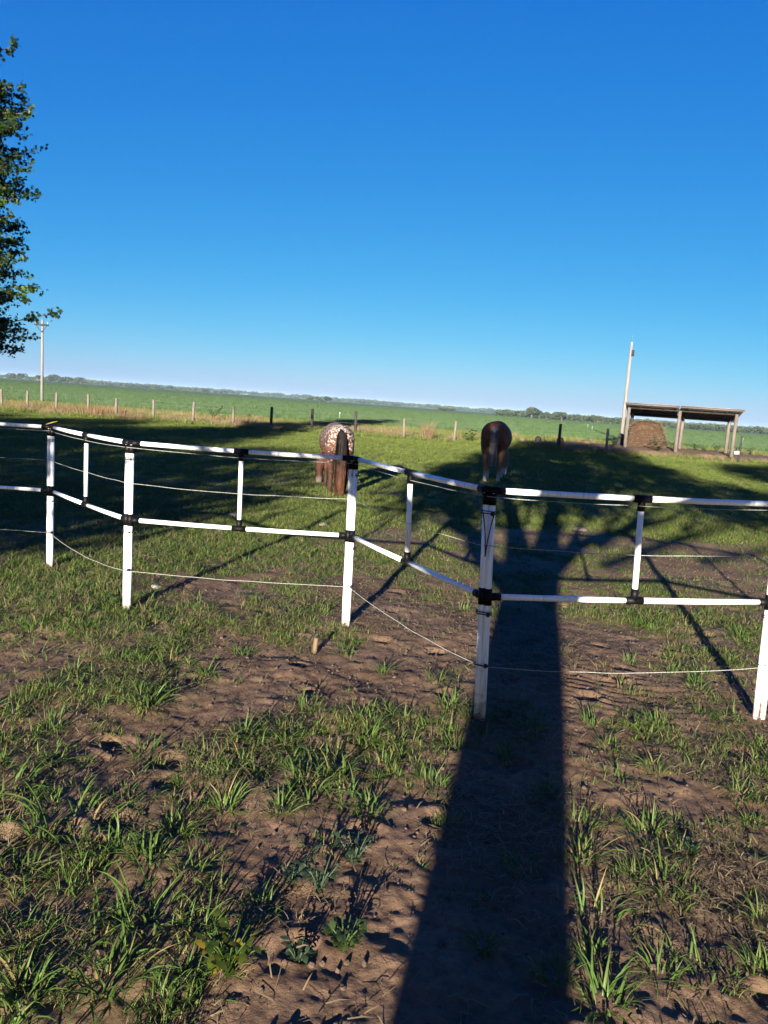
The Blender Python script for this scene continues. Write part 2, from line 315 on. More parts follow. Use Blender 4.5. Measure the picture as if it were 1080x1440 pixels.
def build_field():
    rr = np.geomspace(1, 100, 90); az = np.linspace(-62, 62, 260) * math.pi / 180
    V = []
    edge = 53 + 5 * (az > .12) * 0 + 6 * smooth(.15, .5, az) + 1.5 * (fbm(az * 60, az * 0, 3, 3, 80) - .5)
    for q, t in enumerate(rr):
        d = edge / np.cos(az) + (t - 1) * 34
        x, y = d * np.sin(az), d * np.cos(az)
        z = dip(x, y) + (.10 if q else -.1) + .04 * (fbm(x, y, 2.2, 3, 90) - .5) * (1 if q else 0)
        if q == 1: z = z - .08
        V.append(np.column_stack([x, y, z]))
    V = np.concatenate(V); nr, na = 90, 260
    i, j = np.meshgrid(np.arange(nr - 1), np.arange(na - 1), indexing='ij')
    Q = np.stack([i * na + j, i * na + j + 1, (i + 1) * na + j + 1, (i + 1) * na + j], -1).reshape(-1, 4)
    tag(obj('field', mesh_np('field', V, Q, True), M['field']), 'wide flat field of young green crop beyond the wire fence', None, None, 'structure')
build_field()

# ------------------------------------------------------------------ white pipe fence
JOINTS = [((-4.56, 6.79), 0.0), ((-2.925, 6.679), 0.0), ((-1.84, 5.476), -.004), ((-.216, 5.45), -.018), ((.58, 3.904), -.052), ((2.231, 4.241), -.030), ((3.55, 3.27), -.02)]
TOP, LOW, RP, RR = 1.238, .695, .0172, .0160
def joint_at(k, z):
    (x, y), lean = JOINTS[k]; return np.array([x + lean * z / TOP, y, z])
def seg_pts(a, b, n=2): return [a + (b - a) * t for t in np.linspace(0, 1, n)]
panel_labels = ['white pipe fence panel nearest the leafy maple, nearly level rails', 'white pipe fence panel angled toward us between the level panel and the double post',
    'long white pipe fence panel in front of the speckled horse', 'white pipe fence panel angled between the speckled horse and the chestnut horse',
    'white pipe fence panel crossed by the broad tree trunk shadow', 'white pipe fence panel beyond the last post, mostly out of view']
for k in range(6):
    A0, A1, B0, B1 = joint_at(k, 0), joint_at(k, TOP), joint_at(k + 1, 0), joint_at(k + 1, TOP)
    d = (B0 - A0); d[2] = 0; d /= np.linalg.norm(d); off = d * .0195
    za, zb = float(gz(A0[0], A0[1])), float(gz(B0[0], B0[1]))
    p = thing('fence_panel', panel_labels[k], 'fence', (float(A0[0]), float(A0[1]), 0), 0, 'white pipe fence panels')
    o0 = np.array([A0[0], A0[1], 0.])
    def W(P): return np.asarray(P) - o0
    ends = [(k, off, za), (k + 1, -off, zb)]
    for kk, of, z0 in ends:
        pts = [W(joint_at(kk, z) + of) for z in (z0 - .04, .35, .8, TOP)]
        upr = MB().tube(pts, RP, 16).build('upright', M['pvc'], p, True)
        s = 1 if kk == k else -1
        # corner elbow on top and tee at the lower rail, in black
        t = joint_at(kk, TOP + .012) + of
        MB().tube([W(joint_at(kk, TOP - .062) + of), W(joint_at(kk, TOP - .002) + of)], RP + .0045, 16).tube([W(t - s * d * .021), W(t + s * d * .064)], RR + .0048, 16).build('elbow_fitting', M['black'], upr, True)
        l = joint_at(kk, LOW) + of
        MB().tube([W(joint_at(kk, LOW - .044) + of), W(joint_at(kk, LOW + .044) + of)], RP + .0045, 16).tube([W(l), W(l + s * d * .066)], RR + .0048, 16).build('tee_fitting', M['black'], upr, True)
    for nm, zz in (('top_rail', TOP + .012), ('bottom_rail', LOW)):
        a, b = joint_at(k, zz) + off * 3.4, joint_at(k + 1, zz) - off * 3.4
        mid = (a + b) / 2; sag = np.array([0, 0, -.006])
        for P, Q in ((a, mid + sag), (mid + sag, b)):
            MB().tube([W(P), W((P + Q) / 2 + sag * .3), W(Q)], RR, 14).build(nm, M['pvc'], p, True)
        up = -1 if nm == 'top_rail' else 1
        mm_ = mid + sag
        MB().tube([W(mm_ - d * .052), W(mm_ + d * .052)], RR + .0048, 14).tube([W(mm_), W(mm_ + np.array([0, 0, up * .066]))], RR + .0048, 14).build('tee_fitting', M['black'], p, True)
    top = (joint_at(k, TOP) + joint_at(k + 1, TOP)) / 2; low = (joint_at(k, LOW) + joint_at(k + 1, LOW)) / 2
    MB().tube([W(low + np.array([0, 0, .03])), W(top - np.array([0, 0, .03]))], RR, 14).build('middle_upright', M['pvc'], p, True)

# twine strung along the panels
def twine(name, z, sag, label, wob=.006, frontoff=.024, seed=0):
    rr_ = random.Random(seed); P = []
    for k in range(6):
        a, b = joint_at(k, z), joint_at(k + 1, z)
        for t in np.linspace(0, 1, 24)[:-1]:
            q = a + (b - a) * t; q[1] -= frontoff
            q[2] += -sag[k] * 4 * t * (1 - t) + wob * (vnoise(np.array(t * 9. + k * 31), np.array(seed * 1.), 5) - .5)
            P.append(q)
    tag(MB().tube(P, .0017, 5).build(name, M['twine'], None, True), label, 'twine')
twine('twine', .965, [.01, .012, .02, .03, .02, .02], 'white electric twine strung midway between top and bottom fence rails', seed=2)
twine('twine', .325, [.01, .05, .015, .035, .035, .03], 'white electric twine strung low across the fence legs', seed=3)
twine('twine', 1.219, [.008, .016, .018, .018, .012, .014], 'white electric twine hanging slack just under the top fence rails', .004, seed=4)

# ties and shock cords round the doubled posts
def ring(c, dirn, half, rad=.0035, n=20):
    """closed loop round two pipes standing side by side along dirn"""
    d = np.array([dirn[0], dirn[1], 0.]); d /= np.linalg.norm(d); e = np.array([-d[1], d[0], 0]); P = []
    for t in np.linspace(0, 2 * math.pi, n + 1):
        P.append(np.array(c) + d * (math.cos(t) * .0225 + (half if math.cos(t) > 0 else -half)) + e * math.sin(t) * .0225)
    return P
names = {1: 'the post nearest the maple', 2: 'the doubled post of the long panel', 3: 'the post before the speckled horse', 4: 'the shaded corner post', 5: 'the last doubled post'}
for k in range(1, 6):
    (x0, y0), _ = JOINTS[k]
    dv = np.array(JOINTS[k + 1][0]) - np.array(JOINTS[k - 1][0])
    for zi, (z, wd) in enumerate(((TOP - .105, 'just below the top fittings'), (LOW - .09, 'just below the lower rail'), (.33, 'at the low twine'))):
        c = joint_at(k, z); c2 = c + np.array([0, 0, .012])
        mb = MB().tube(ring(c, dv, .0195), .0030, 6)
        if zi < 2: mb.tube(ring(c2, dv, .0195), .0025, 6)
        f = -np.array([0, 1, 0]) * .026 + np.array([.02, 0, 0])
        t = thing('shock_cord', f'black cord tied round {names[k]}, {wd}', 'cord', (float(c[0]), float(c[1]), float(c[2])), 0, 'black cords on the fence posts')
        mb.v = [v - c for v in mb.v]
        mb.build('loop', M['rubber'], t, True)
        ball = MB(); bm = bmesh.new(); bmesh.ops.create_icosphere(bm, subdivisions=2, radius=.0125 if k in (4,) or zi == 2 else .008)
        me = bpy.data.meshes.new('ball'); bm.to_mesh(me); bm.free()
        b = obj('ball', me, M['rubber'], t); b.location = tuple(f)
        for pl in me.polygons: pl.use_smooth = True
# loop of cord hanging on the shaded corner post, two yellow grips
c = joint_at(4, TOP - .10); P = []
for t in np.linspace(0, 1, 26):
    x = (abs(2 * t - 1)); P.append(c + np.array([(t - .5) * .05 * (x + .15), -.027, -.235 * (1 - x ** 1.1)]))
tag(MB().tube(P, .003, 6).build('hanging_cord', M['rubber'], None, True), 'black twisted cord hanging in a V on the shaded corner post', 'cord')
for k, lab in ((1, 'yellow plastic strap end on top of the post nearest the maple'), (3, 'yellow plastic strap end at the corner fitting before the speckled horse')):
    c = joint_at(k, TOP + .045)
    s = .05 if k == 1 else .022
    if k == 3: c = c + np.array([0, -.036, -.045])
    tag(MB().tube([c + np.array([-s, 0, -.012]), c + np.array([0, -.01, .006]), c + np.array([s, .0, .022])], .0042, 8).build('strap_end', M['yellow'], None, True), lab, 'strap')

# ------------------------------------------------------------------ trees
def tree_limbs(mb, base, paths):
    for P, r0_, r1_ in paths:
        P = np.asarray(P, float)
        # smooth the polyline
        n = max(8, len(P) * 5); tt = np.linspace(0, len(P) - 1, n); i = np.clip(tt.astype(int), 0, len(P) - 2); f = (tt - i)[:, None]
        Q = P[i] * (1 - f) + P[i + 1] * f
        for _ in range(3): Q[1:-1] = (Q[:-2] + 2 * Q[1:-1] + Q[2:]) / 4
        rad = np.linspace(r0_, r1_, n) * (1 + .06 * np.sin(tt * 3.1))
        mb.tube(Q, rad, 12 if r0_ > .1 else 7)
def leaf_cloud(name, C, size, rs, dry=None, shape='quad'):
    """one small face (or lobed leaf) at every point of C"""
    n = len(C)
    a = rs.normal(size=(n, 3)); a /= np.linalg.norm(a, axis=1)[:, None]
    b = rs.normal(size=(n, 3)); b -= a * (a * b).sum(1)[:, None]; b /= np.linalg.norm(b, axis=1)[:, None]
    s = size * rs.uniform(.7, 1.3, n)
    if shape == 'quad': pts = np.array([(-1, 0), (-.1, .45), (1, 0), (-.1, -.45)]) * .6
    else:
        ang = np.array([90, 68, 40, 22, -8, -28, -70, -90, -110, -152, -172, -202, -220, -248]) ; ra = np.array([1, .52, .92, .42, .66, .3, .34, .55, .34, .3, .66, .42, .92, .52]) * .55
        pts = np.column_stack([ra * np.cos(np.radians(ang)), ra * np.sin(np.radians(ang))])
    K = len(pts); fold = .18 * np.abs(pts[:, 0])
    c3 = np.cross(a, b)
    V = C[:, None] + s[:, None, None] * (pts[None, :, 0, None] * a[:, None] + pts[None, :, 1, None] * b[:, None] + fold[None, :, None] * c3[:, None])
    V = V.reshape(-1, 3); ix = np.arange(n)[:, None] * K
    F = ix + np.arange(K)[None]
    d = rs.uniform(0, 1, n) ** 6 if dry is None else dry
    return mesh_np(name, V, F, False, {'dry': np.repeat(d, K)})
SD = np.array([math.sin(SUN_AZ), math.cos(SUN_AZ)])          # ground direction of the shadows
def in_poly(px, py, poly):
    inside = np.zeros(len(px), bool); n = len(poly)
    for i in range(n):
        (x1, y1), (x2, y2) = poly[i], poly[(i + 1) % n]
        c = ((y1 > py) != (y2 > py)) & (px < (x2 - x1) * (py - y1) / (y2 - y1 + 1e-9) + x1)
        inside ^= c
    return inside
def crown_from_outline(base, poly, depth, nclump, nleaf, size, spread, seed):
    """leaf clumps filling an outline (sideways, height) with a given depth; the outline is the crown as the sun sees it"""
    rs = np.random.default_rng(seed); P = np.array(poly); lo, hi = P.min(0), P.max(0)
    c = rs.uniform(lo, hi, (nclump * 6, 2)); c = c[in_poly(c[:, 0], c[:, 1], poly)][:nclump]
    t = rs.uniform(-2.0, 1.05, len(c)) * depth if depth > 2.5 else rs.normal(0, depth, len(c)) * .6
    side = np.array([SD[1], -SD[0]])
    xy = np.array(base[:2]) + c[:, :1] * side * 1.0 + t[:, None] * SD
    cen = np.column_stack([xy, c[:, 1] - t * TS])
    L = np.repeat(cen, nleaf, axis=0) + rs.normal(0, spread, (len(cen) * nleaf, 3)) * np.array([1, 1, .7])
    L = L[(L[:, 2] > .9) & (L[:, 1] < 3.4)]
    return cen, leaf_cloud('crown', L, size, rs)
def shade_tree(name, label, base, poly, depth, nclump, nleaf, size, spread, seed, trunk_r, fork, limbs):
    t = thing(name, label, 'tree', (base[0], base[1], float(gz(base[0], base[1]))), 0, 'trees casting the long shadows')
    cen, me = crown_from_outline((0, 0), poly, depth, nclump, nleaf, size, spread, seed)
    mb = MB(); rs = np.random.default_rng(seed + 1)
    tree_limbs(mb, base, [([(0, 0, -.2), (0, 0, .25), (.01, 0, fork * .6), (0, 0, fork)], trunk_r, trunk_r * .88)])
    mb.tube([(0, 0, -.15), (0, 0, .1), (0, 0, .4)], [trunk_r * 1.5, trunk_r * 1.25, trunk_r * .98], 14)
    for (pts, ra, rb) in limbs: tree_limbs(mb, base, [(pts, ra, rb)])
    for c in cen[rs.permutation(len(cen))[:60]]:
        st = np.array([0, 0, fork]) + (c - np.array([0, 0, fork])) * rs.uniform(.2, .45)
        tree_limbs(mb, base, [([st, (st + c) / 2 + rs.normal(0, .15, 3), c], .045, .012)])
    mb.build('trunk', M['bark'], t, True)
    tag(obj('crown', me, M['oak'], t), kind='stuff')
    return t
side = np.array([SD[1], -SD[0]])
def L3(s, t, z): q = s * side + t * SD; return (q[0], q[1], z)
MAIN = [(-.7, 3.2), (-1.3, 2.75), (-2.3, 2.95), (-2.75, 3.4), (-2.6, 4.0), (-2.5, 5.2), (-1.7, 6.8), (-1.2, 8.6), (1.2, 9.1), (3.9, 8.5), (3.8, 6.7), (4.5, 5.9), (4.4, 5.0), (5.9, 4.1), (5.7, 3.6), (4.4, 2.75), (3.0, 3.3), (2.8, 4.0), (1.6, 3.9), (1.3, 3.2), (.6, 2.95)]
shade_tree('shade_tree', 'broad forked tree whose trunk shadow crosses the white fence', (-.55, -2.5), MAIN, 3.1, 560, 46, .19, .34, 11, .285, 1.75,
    [([(0, 0, 1.55), L3(-.18, 0, 2.1), L3(-.42, .2, 2.7), L3(-1.1, .3, 3.9), L3(-1.9, .2, 5.2)], .21, .06),
     ([(0, 0, 1.55), L3(.14, 0, 2.2), L3(.22, -.2, 3.2), L3(.6, -.3, 5.2), L3(1.0, 0, 7.6)], .23, .05),
     ([L3(-.1, 0, 1.75), L3(-.75, .1, 2.12), L3(-1.0, .2, 2.45), L3(-2.2, .1, 3.1), L3(-3.0, .3, 3.7)], .11, .03),
     ([L3(.1, 0, 1.9), L3(.5, 0, 2.3), L3(.95, .2, 2.5), L3(2.3, .2, 3.0), L3(4.0, .1, 4.2)], .12, .03)])
def round_outline(s0, zc, rs_, rz, seed, flat=1.0):
    rr_ = np.random.default_rng(seed); P = []
    for a in np.linspace(0, 2 * math.pi, 15, endpoint=False):
        k = 1 + rr_.uniform(-.13, .10); P.append((s0 + rs_ * k * math.cos(a), zc + rz * k * math.sin(a)))
    return P
for (s0, y0, zc, rs_, rz, sd, lab) in ((-7.75, -4.0, 3.15, 2.95, 1.95, 21, 'small round-crowned tree standing beside the broad forked tree'), (-13.3, -2.0, 4.3, 3.4, 2.9, 22, 'taller round-crowned tree in the row beyond the small one'),
        (-19.2, -2.0, 4.3, 3.6, 2.9, 23, 'middle round-crowned tree of the long row'), (-25.0, -2.0, 4.2, 3.7, 2.8, 24, 'last round-crowned tree at the end of the long row'), (10.2, -3.0, 4.9, 3.4, 2.3, 25, 'round-crowned tree standing alone past the last fence panel')):
    bx = s0 + .206 * y0
    shade_tree('shade_tree', lab, (bx, y0), round_outline(0, zc, rs_, rz, sd), 1.8, int(44 * rs_ * rz), 40, .20, .34, sd, .17, 1.5,
        [([(0, 0, 1.4), L3(-.5, 0, 2.3), L3(-1.2, .2, zc + .4)], .12, .04), ([(0, 0, 1.4), L3(.3, 0, 2.4), L3(.9, -.2, zc + .8)], .13, .04)])

def maple():
    bx, by = -10.1, 17.0
    t = thing('maple_tree', 'tall maple with shade and sun painted into its leaves, reaching past the top of the picture', 'tree', (bx, by, float(gz(bx, by))))
    rs = np.random.default_rng(5); mb = MB()
    tree_limbs(mb, None, [([(0, 0, -.2), (0, 0, 1.2), (.05, 0, 4), (0, .05, 7), (0, 0, 9.6)], .19, .02)])
    leaves = []
    nb = 0
    def width(z): return float(np.interp(z, [2.2, 3.0, 4.5, 6.2, 7.2, 8.0, 8.6, 9.1, 9.8], [1.85, 2.1, 2.05, 2.1, 2.0, 1.8, 1.45, .9, .3]))
    branches = []
    for z in np.linspace(2.3, 9.3, 46):
        for _ in range(12):
            a = rs.uniform(0, 2 * math.pi); L = width(z) * rs.uniform(.55, 1.04)
            branches.append((z, a, L, rs.uniform(.1, .5) if z > 3.6 else rs.uniform(-.25, .1)))
    branches += [(2.75, .05, 2.75, .20), (2.5, -.1, 2.4, .02), (3.3, .1, 2.2, .25), (5.6, -.05, 2.3, .30), (5.2, .05, 2.3, .3), (7.9, 0.0, 1.9, .6)]
    for (z, a, L, rise) in branches:
        dirv = np.array([math.cos(a), math.sin(a), 0]); p0 = np.array([0, 0, max(.8, z - .5)])
        n = 7; P = [p0 + dirv * L * q + np.array([0, 0, (z - p0[2]) * min(1, q * 1.6) + rise * q ** 2 * L * .55]) + rs.normal(0, .04, 3) * (q > 0) for q in np.linspace(0, 1, n)]
        tree_limbs(mb, None, [(P, .022, .004)])
        P = np.array(P)
        # short twigs with clusters of leaves
        for q in np.linspace(.35, 1, int(9 + 4 * L)):
            c = P[min(n - 1, int(q * (n - 1)))] * (1 - (q * (n - 1)) % 1) + P[min(n - 1, int(q * (n - 1)) + 1)] * ((q * (n - 1)) % 1)
            tw = rs.normal(0, 1, 3); tw[2] = tw[2] * .5 + .25; tw /= np.linalg.norm(tw); ln = rs.uniform(.12, .42) * (1.05 - .6 * q)
            k = int(rs.integers(7, 15)); f = rs.uniform(.2, 1.05, k)[:, None]
            mb.tube([c, c + tw * ln], .003, 4, False)
            leaves.append(c + tw * ln * f + rs.normal(0, .045, (k, 3)) - np.array([0, 0, .03]))
    C = np.concatenate(leaves)
    dry = np.clip(1.6 * smooth(.56, .74, fbm(C[:, 0] + 3 * C[:, 1], C[:, 2] * 1.0, .9, 2, 44)) * rs.uniform(.3, 1, len(C)) + rs.uniform(0, .1, len(C)), 0, 1)  # here 'dry' picks leaf clusters painted as if sunlit, not dryness
    mb.build('trunk', M['bark'], t, True)
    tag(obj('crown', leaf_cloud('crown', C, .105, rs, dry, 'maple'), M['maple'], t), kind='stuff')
maple()

# ------------------------------------------------------------------ horses
def loft(mb, rings, seg=16):
    """rings: (centre, half width sideways, half depth, direction of the path)"""
    V = []
    P = np.array([r[0] for r in rings], float); T = np.gradient(P, axis=0); T /= np.linalg.norm(T, axis=1)[:, None]
    th = np.linspace(0, 2 * math.pi, seg, endpoint=False)
    for (c, rx, rd), t in zip(rings, T):
        sx = np.array([1., 0, 0]); sx = sx - t * sx.dot(t); sx /= np.linalg.norm(sx); sd = np.cross(t, sx)
        V.append(np.array(c) + rx * np.cos(th)[:, None] * sx + rd * np.sin(th)[:, None] * sd)
    n = len(rings); V = np.concatenate(V + [P[:1], P[-1:]])
    i, j = np.meshgrid(np.arange(n - 1), np.arange(seg), indexing='ij'); k = (j + 1) % seg
    Q = np.stack([i * seg + j, i * seg + k, (i + 1) * seg + k, (i + 1) * seg + j], -1).reshape(-1, 4)
    e = n * seg
    T3 = [(e, (x + 1) % seg, x) for x in range(seg)] + [(e + 1, (n - 1) * seg + x, (n - 1) * seg + (x + 1) % seg) for x in range(seg)]
    mb.add(V, Q, T3)
def horse_body(bend, hind=(0, 0), wide=1.0, headx=0.0):
    mb = MB()
    loft(mb, [((0, -.69, 1.13), .07 * wide, .10), ((0, -.65, 1.13), .19 * wide, .20), ((0, -.57, 1.115), .255 * wide, .265), ((0, -.45, 1.10), .285 * wide, .30), ((0, -.28, 1.08), .29 * wide, .315), ((0, -.08, 1.04), .30 * wide, .335),
        ((0, .14, 1.015), .325 * wide, .355), ((0, .36, 1.02), .315 * wide, .36), ((0, .54, 1.06), .27 * wide, .345), ((0, .68, 1.07), .22 * wide, .29), ((0, .79, 1.05), .13 * wide, .18)], 20)
    for s in (-1, 1):
        dy = hind[0] if s < 0 else hind[1]
        x = s * wide
        loft(mb, [((x * .13, -.42, 1.22), .10, .20), ((x * .155, -.43, 1.05), .135, .245), ((x * .165, -.42 + dy * .2, .88), .125, .215), ((x * .155, -.42 + dy * .4, .74), .112, .165), ((x * .145, -.46 + dy * .6, .62), .080, .112),
            ((x * .138, -.53 + dy * .8, .53), .062, .080), ((x * .135, -.565 + dy * .9, .47), .062, .084), ((x * .134, -.55 + dy, .40), .052, .062), ((x * .133, -.54 + dy, .28), .044, .050), ((x * .133, -.535 + dy, .18), .045, .050), ((x * .133, -.51 + dy, .11), .040, .043), ((x * .133, -.485 + dy, .065), .052, .058), ((x * .133, -.475 + dy, .0), .062, .072)], 12)
        fy = .10 * s
        loft(mb, [((x * .13, .52, 1.05), .09, .18), ((x * .145, .52, .88), .085, .14), ((x * .145, .51 + fy * .3, .72), .070, .095), ((x * .142, .51 + fy * .6, .58), .055, .068), ((x * .14, .51 + fy * .8, .46), .052, .056), ((x * .14, .505 + fy, .38), .040, .044), ((x * .14, .50 + fy, .26), .034, .040), ((x * .14, .50 + fy, .16), .044, .047), ((x * .14, .52 + fy, .10), .038, .040), ((x * .14, .535 + fy, .06), .050, .055), ((x * .14, .54 + fy, .0), .060, .068)], 12)
    b = bend
    loft(mb, [((0, .55, 1.14), .15, .27), ((b * .10, .80, 1.06), .125, .22), ((b * .28, 1.02, .90), .10, .175), ((b * .52, 1.19, .73), .085, .14), ((b * .75, 1.30, .60), .078, .115)], 14)
    hx = b * .75 + headx
    loft(mb, [((b * .70, 1.28, .66), .07, .09), ((b * .75 + headx * .3, 1.34, .60), .115, .135), ((b * .76 + headx * .6, 1.365, .48), .122, .150), ((hx, 1.35, .34), .098, .118), ((hx, 1.325, .20), .074, .088), ((hx, 1.30, .10), .075, .08), ((hx, 1.285, .045), .055, .055)], 14)
    for s in (-1, 1):
        loft(mb, [((b * .72 + s * .05, 1.30, .66), .030, .022), ((b * .72 + s * .075, 1.315, .74), .026, .016), ((b * .72 + s * .085, 1.33, .81), .006, .005)], 8)
    return mb
def remesh(mb, name, vox=.017, it=7):
    me = mb.mesh(name); o = bpy.data.objects.new(name, me); COL.objects.link(o)
    r = o.modifiers.new('r', 'REMESH'); r.mode = 'VOXEL'; r.voxel_size = vox; r.use_smooth_shade = True
    s = o.modifiers.new('s', 'SMOOTH'); s.factor = .5; s.iterations = it
    dg = bpy.context.evaluated_depsgraph_get(); me2 = bpy.data.meshes.new_from_object(o.evaluated_get(dg)); me2.name = name
    bpy.data.objects.remove(o); bpy.data.meshes.remove(me)
    for p in me2.polygons: p.use_smooth = True
    return me2
def hair_tail(top_w, mid_w, end_z, seed, back=.80):
    """tail: dock, full body of strands hanging to end_z"""
    rs = np.random.default_rng(seed); mb = MB()
    path = lambda q: np.array([0, np.interp(q, [0, .08, .2, .6, 1], [-.64, -.735, -back, -back - .01, -back + .03]), np.interp(q, [0, .08, .2, 1], [1.275, 1.25, 1.08, end_z])])
    loft(mb, [(path(q), w, .045) for q, w in zip(np.linspace(0, .93, 10), np.interp(np.linspace(0, 1, 10), [0, .1, .3, .8, 1], [.03, top_w * .8, mid_w * .8, mid_w * .8, mid_w * .35]))], 12)
    for _ in range(330):
        a = rs.uniform(0, 2 * math.pi); rad = math.sqrt(rs.uniform(.25, 1)); q1 = rs.uniform(.86, 1.03)
        P, ww = [], []
        for q in np.linspace(rs.uniform(0, .1), q1, 9):
            wd = float(np.interp(q, [0, .1, .3, .8, 1], [.03, top_w, mid_w, mid_w * 1.02, mid_w * .8]))
            P.append(path(q) + np.array([math.cos(a) * wd * rad, math.sin(a) * .055 * rad, 0]) + np.array([rs.normal(0, .006), rs.normal(0, .004), 0]))
        P = np.array(P); w = np.linspace(.009, .003, 9)[:, None]; tng = np.array([-math.sin(a) * .4 + math.copysign(.6, math.sin(a)), math.cos(a) * .6, 0])
        V = np.vstack([P - tng * w, P + tng * w]); i = np.arange(8)
        mb.add(V, np.stack([i, i + 1, i + 10, i + 9], -1))
    return mb
def coat_appaloosa():
    m, N, L, P = mat_new('speckled_coat')
    tc = N.new('ShaderNodeTexCoord'); sep = N.new('ShaderNodeSeparateXYZ'); L.new(tc.outputs['Object'], sep.inputs[0])
    n = N.new('ShaderNodeTexNoise'); n.inputs['Scale'].default_value = 25; n.inputs['Detail'].default_value = 3; n.inputs['Roughness'].default_value = .6; n.inputs['Distortion'].default_value = .4; L.new(tc.outputs['Object'], n.inputs['Vector'])
    z = N.new('ShaderNodeMapRange'); z.inputs[1].default_value = .55; z.inputs[2].default_value = 1.42; z.inputs[3].default_value = -.12; z.inputs[4].default_value = .085; L.new(sep.outputs['Z'], z.inputs[0])
    y = N.new('ShaderNodeMapRange'); y.inputs[1].default_value = 1.1; y.inputs[2].default_value = -.2; y.inputs[3].default_value = -.14; y.inputs[4].default_value = .0; L.new(sep.outputs['Y'], y.inputs[0])
    a1 = N.new('ShaderNodeMath'); L.new(n.outputs['Fac'], a1.inputs[0]); L.new(z.outputs[0], a1.inputs[1])
    a2 = N.new('ShaderNodeMath'); L.new(a1.outputs[0], a2.inputs[0]); L.new(y.outputs[0], a2.inputs[1])
    r = ramp(N, [(.53, (0, 0, 0)), (.58, (1, 1, 1))]); L.new(a2.outputs[0], r.inputs[0])
    n2 = N.new('ShaderNodeTexNoise'); n2.inputs['Scale'].default_value = 4; L.new(tc.outputs['Object'], n2.inputs['Vector'])
    br = ramp(N, [(.35, (.030, .013, .009)), (.65, (.066, .029, .018))]); L.new(n2.outputs['Fac'], br.inputs[0])
    mx = N.new('ShaderNodeMix'); mx.data_type = 'RGBA'; L.new(r.outputs[0], mx.inputs[0]); L.new(br.outputs[0], mx.inputs[6]); mx.inputs[7].default_value = (.22, .19, .17, 1)
    lg = N.new('ShaderNodeMapRange'); lg.inputs[1].default_value = .5; lg.inputs[2].default_value = .3; L.new(sep.outputs['Z'], lg.inputs[0])
    yb = N.new('ShaderNodeMath'); yb.operation = 'LESS_THAN'; yb.inputs[1].default_value = .95; L.new(sep.outputs['Y'], yb.inputs[0])
    ml = N.new('ShaderNodeMath'); ml.operation = 'MULTIPLY'; L.new(lg.outputs[0], ml.inputs[0]); L.new(yb.outputs[0], ml.inputs[1])
    m2 = N.new('ShaderNodeMix'); m2.data_type = 'RGBA'; L.new(ml.outputs[0], m2.inputs[0]); L.new(mx.outputs[2], m2.inputs[6]); m2.inputs[7].default_value = (.035, .018, .014, 1)
    nz = N.new('ShaderNodeMath'); nz.operation = 'GREATER_THAN'; nz.inputs[1].default_value = .95; L.new(sep.outputs['Y'], nz.inputs[0])
    nl = N.new('ShaderNodeMapRange'); nl.inputs[1].default_value = .22; nl.inputs[2].default_value = .06; L.new(sep.outputs['Z'], nl.inputs[0])
    nm = N.new('ShaderNodeMath'); nm.operation = 'MULTIPLY'; L.new(nz.outputs[0], nm.inputs[0]); L.new(nl.outputs[0], nm.inputs[1])
    m3 = N.new('ShaderNodeMix'); m3.data_type = 'RGBA'; L.new(nm.outputs[0], m3.inputs[0]); L.new(m2.outputs[2], m3.inputs[6]); m3.inputs[7].default_value = (.17, .13, .115, 1)
    L.new(m3.outputs[2], P.inputs['Base Color']); P.inputs['Roughness'].default_value = .7; P.inputs['Specular IOR Level'].default_value = .12
    return m
def coat_chestnut():
    m, N, L, P = mat_new('chestnut_coat')
    tc = N.new('ShaderNodeTexCoord'); sep = N.new('ShaderNodeSeparateXYZ'); L.new(tc.outputs['Object'], sep.inputs[0])
    n = N.new('ShaderNodeTexNoise'); n.inputs['Scale'].default_value = 5; n.inputs['Detail'].default_value = 4; L.new(tc.outputs['Object'], n.inputs['Vector'])
    ad = N.new('ShaderNodeMath'); ad.operation = 'MULTIPLY_ADD'; ad.inputs[1].default_value = .12; L.new(n.outputs['Fac'], ad.inputs[0]); L.new(sep.outputs['Z'], ad.inputs[2])
    r = ramp(N, [(.0, (.05, .04, .035)), (.045, (.07, .06, .05)), (.06, (.40, .36, .33)), (.16, (.34, .29, .25)), (.22, (.20, .105, .058)), (.48, (.19, .088, .044)), (.60, (.125, .052, .028)), (.95, (.095, .038, .021))])
    dv = N.new('ShaderNodeMath'); dv.operation = 'MULTIPLY'; dv.inputs[1].default_value = .66; L.new(ad.outputs[0], dv.inputs[0]); L.new(dv.outputs[0], r.inputs[0])
    L.new(r.outputs[0], P.inputs['Base Color']); P.inputs['Roughness'].default_value = .7; P.inputs['Specular IOR Level'].default_value = .10
    return m
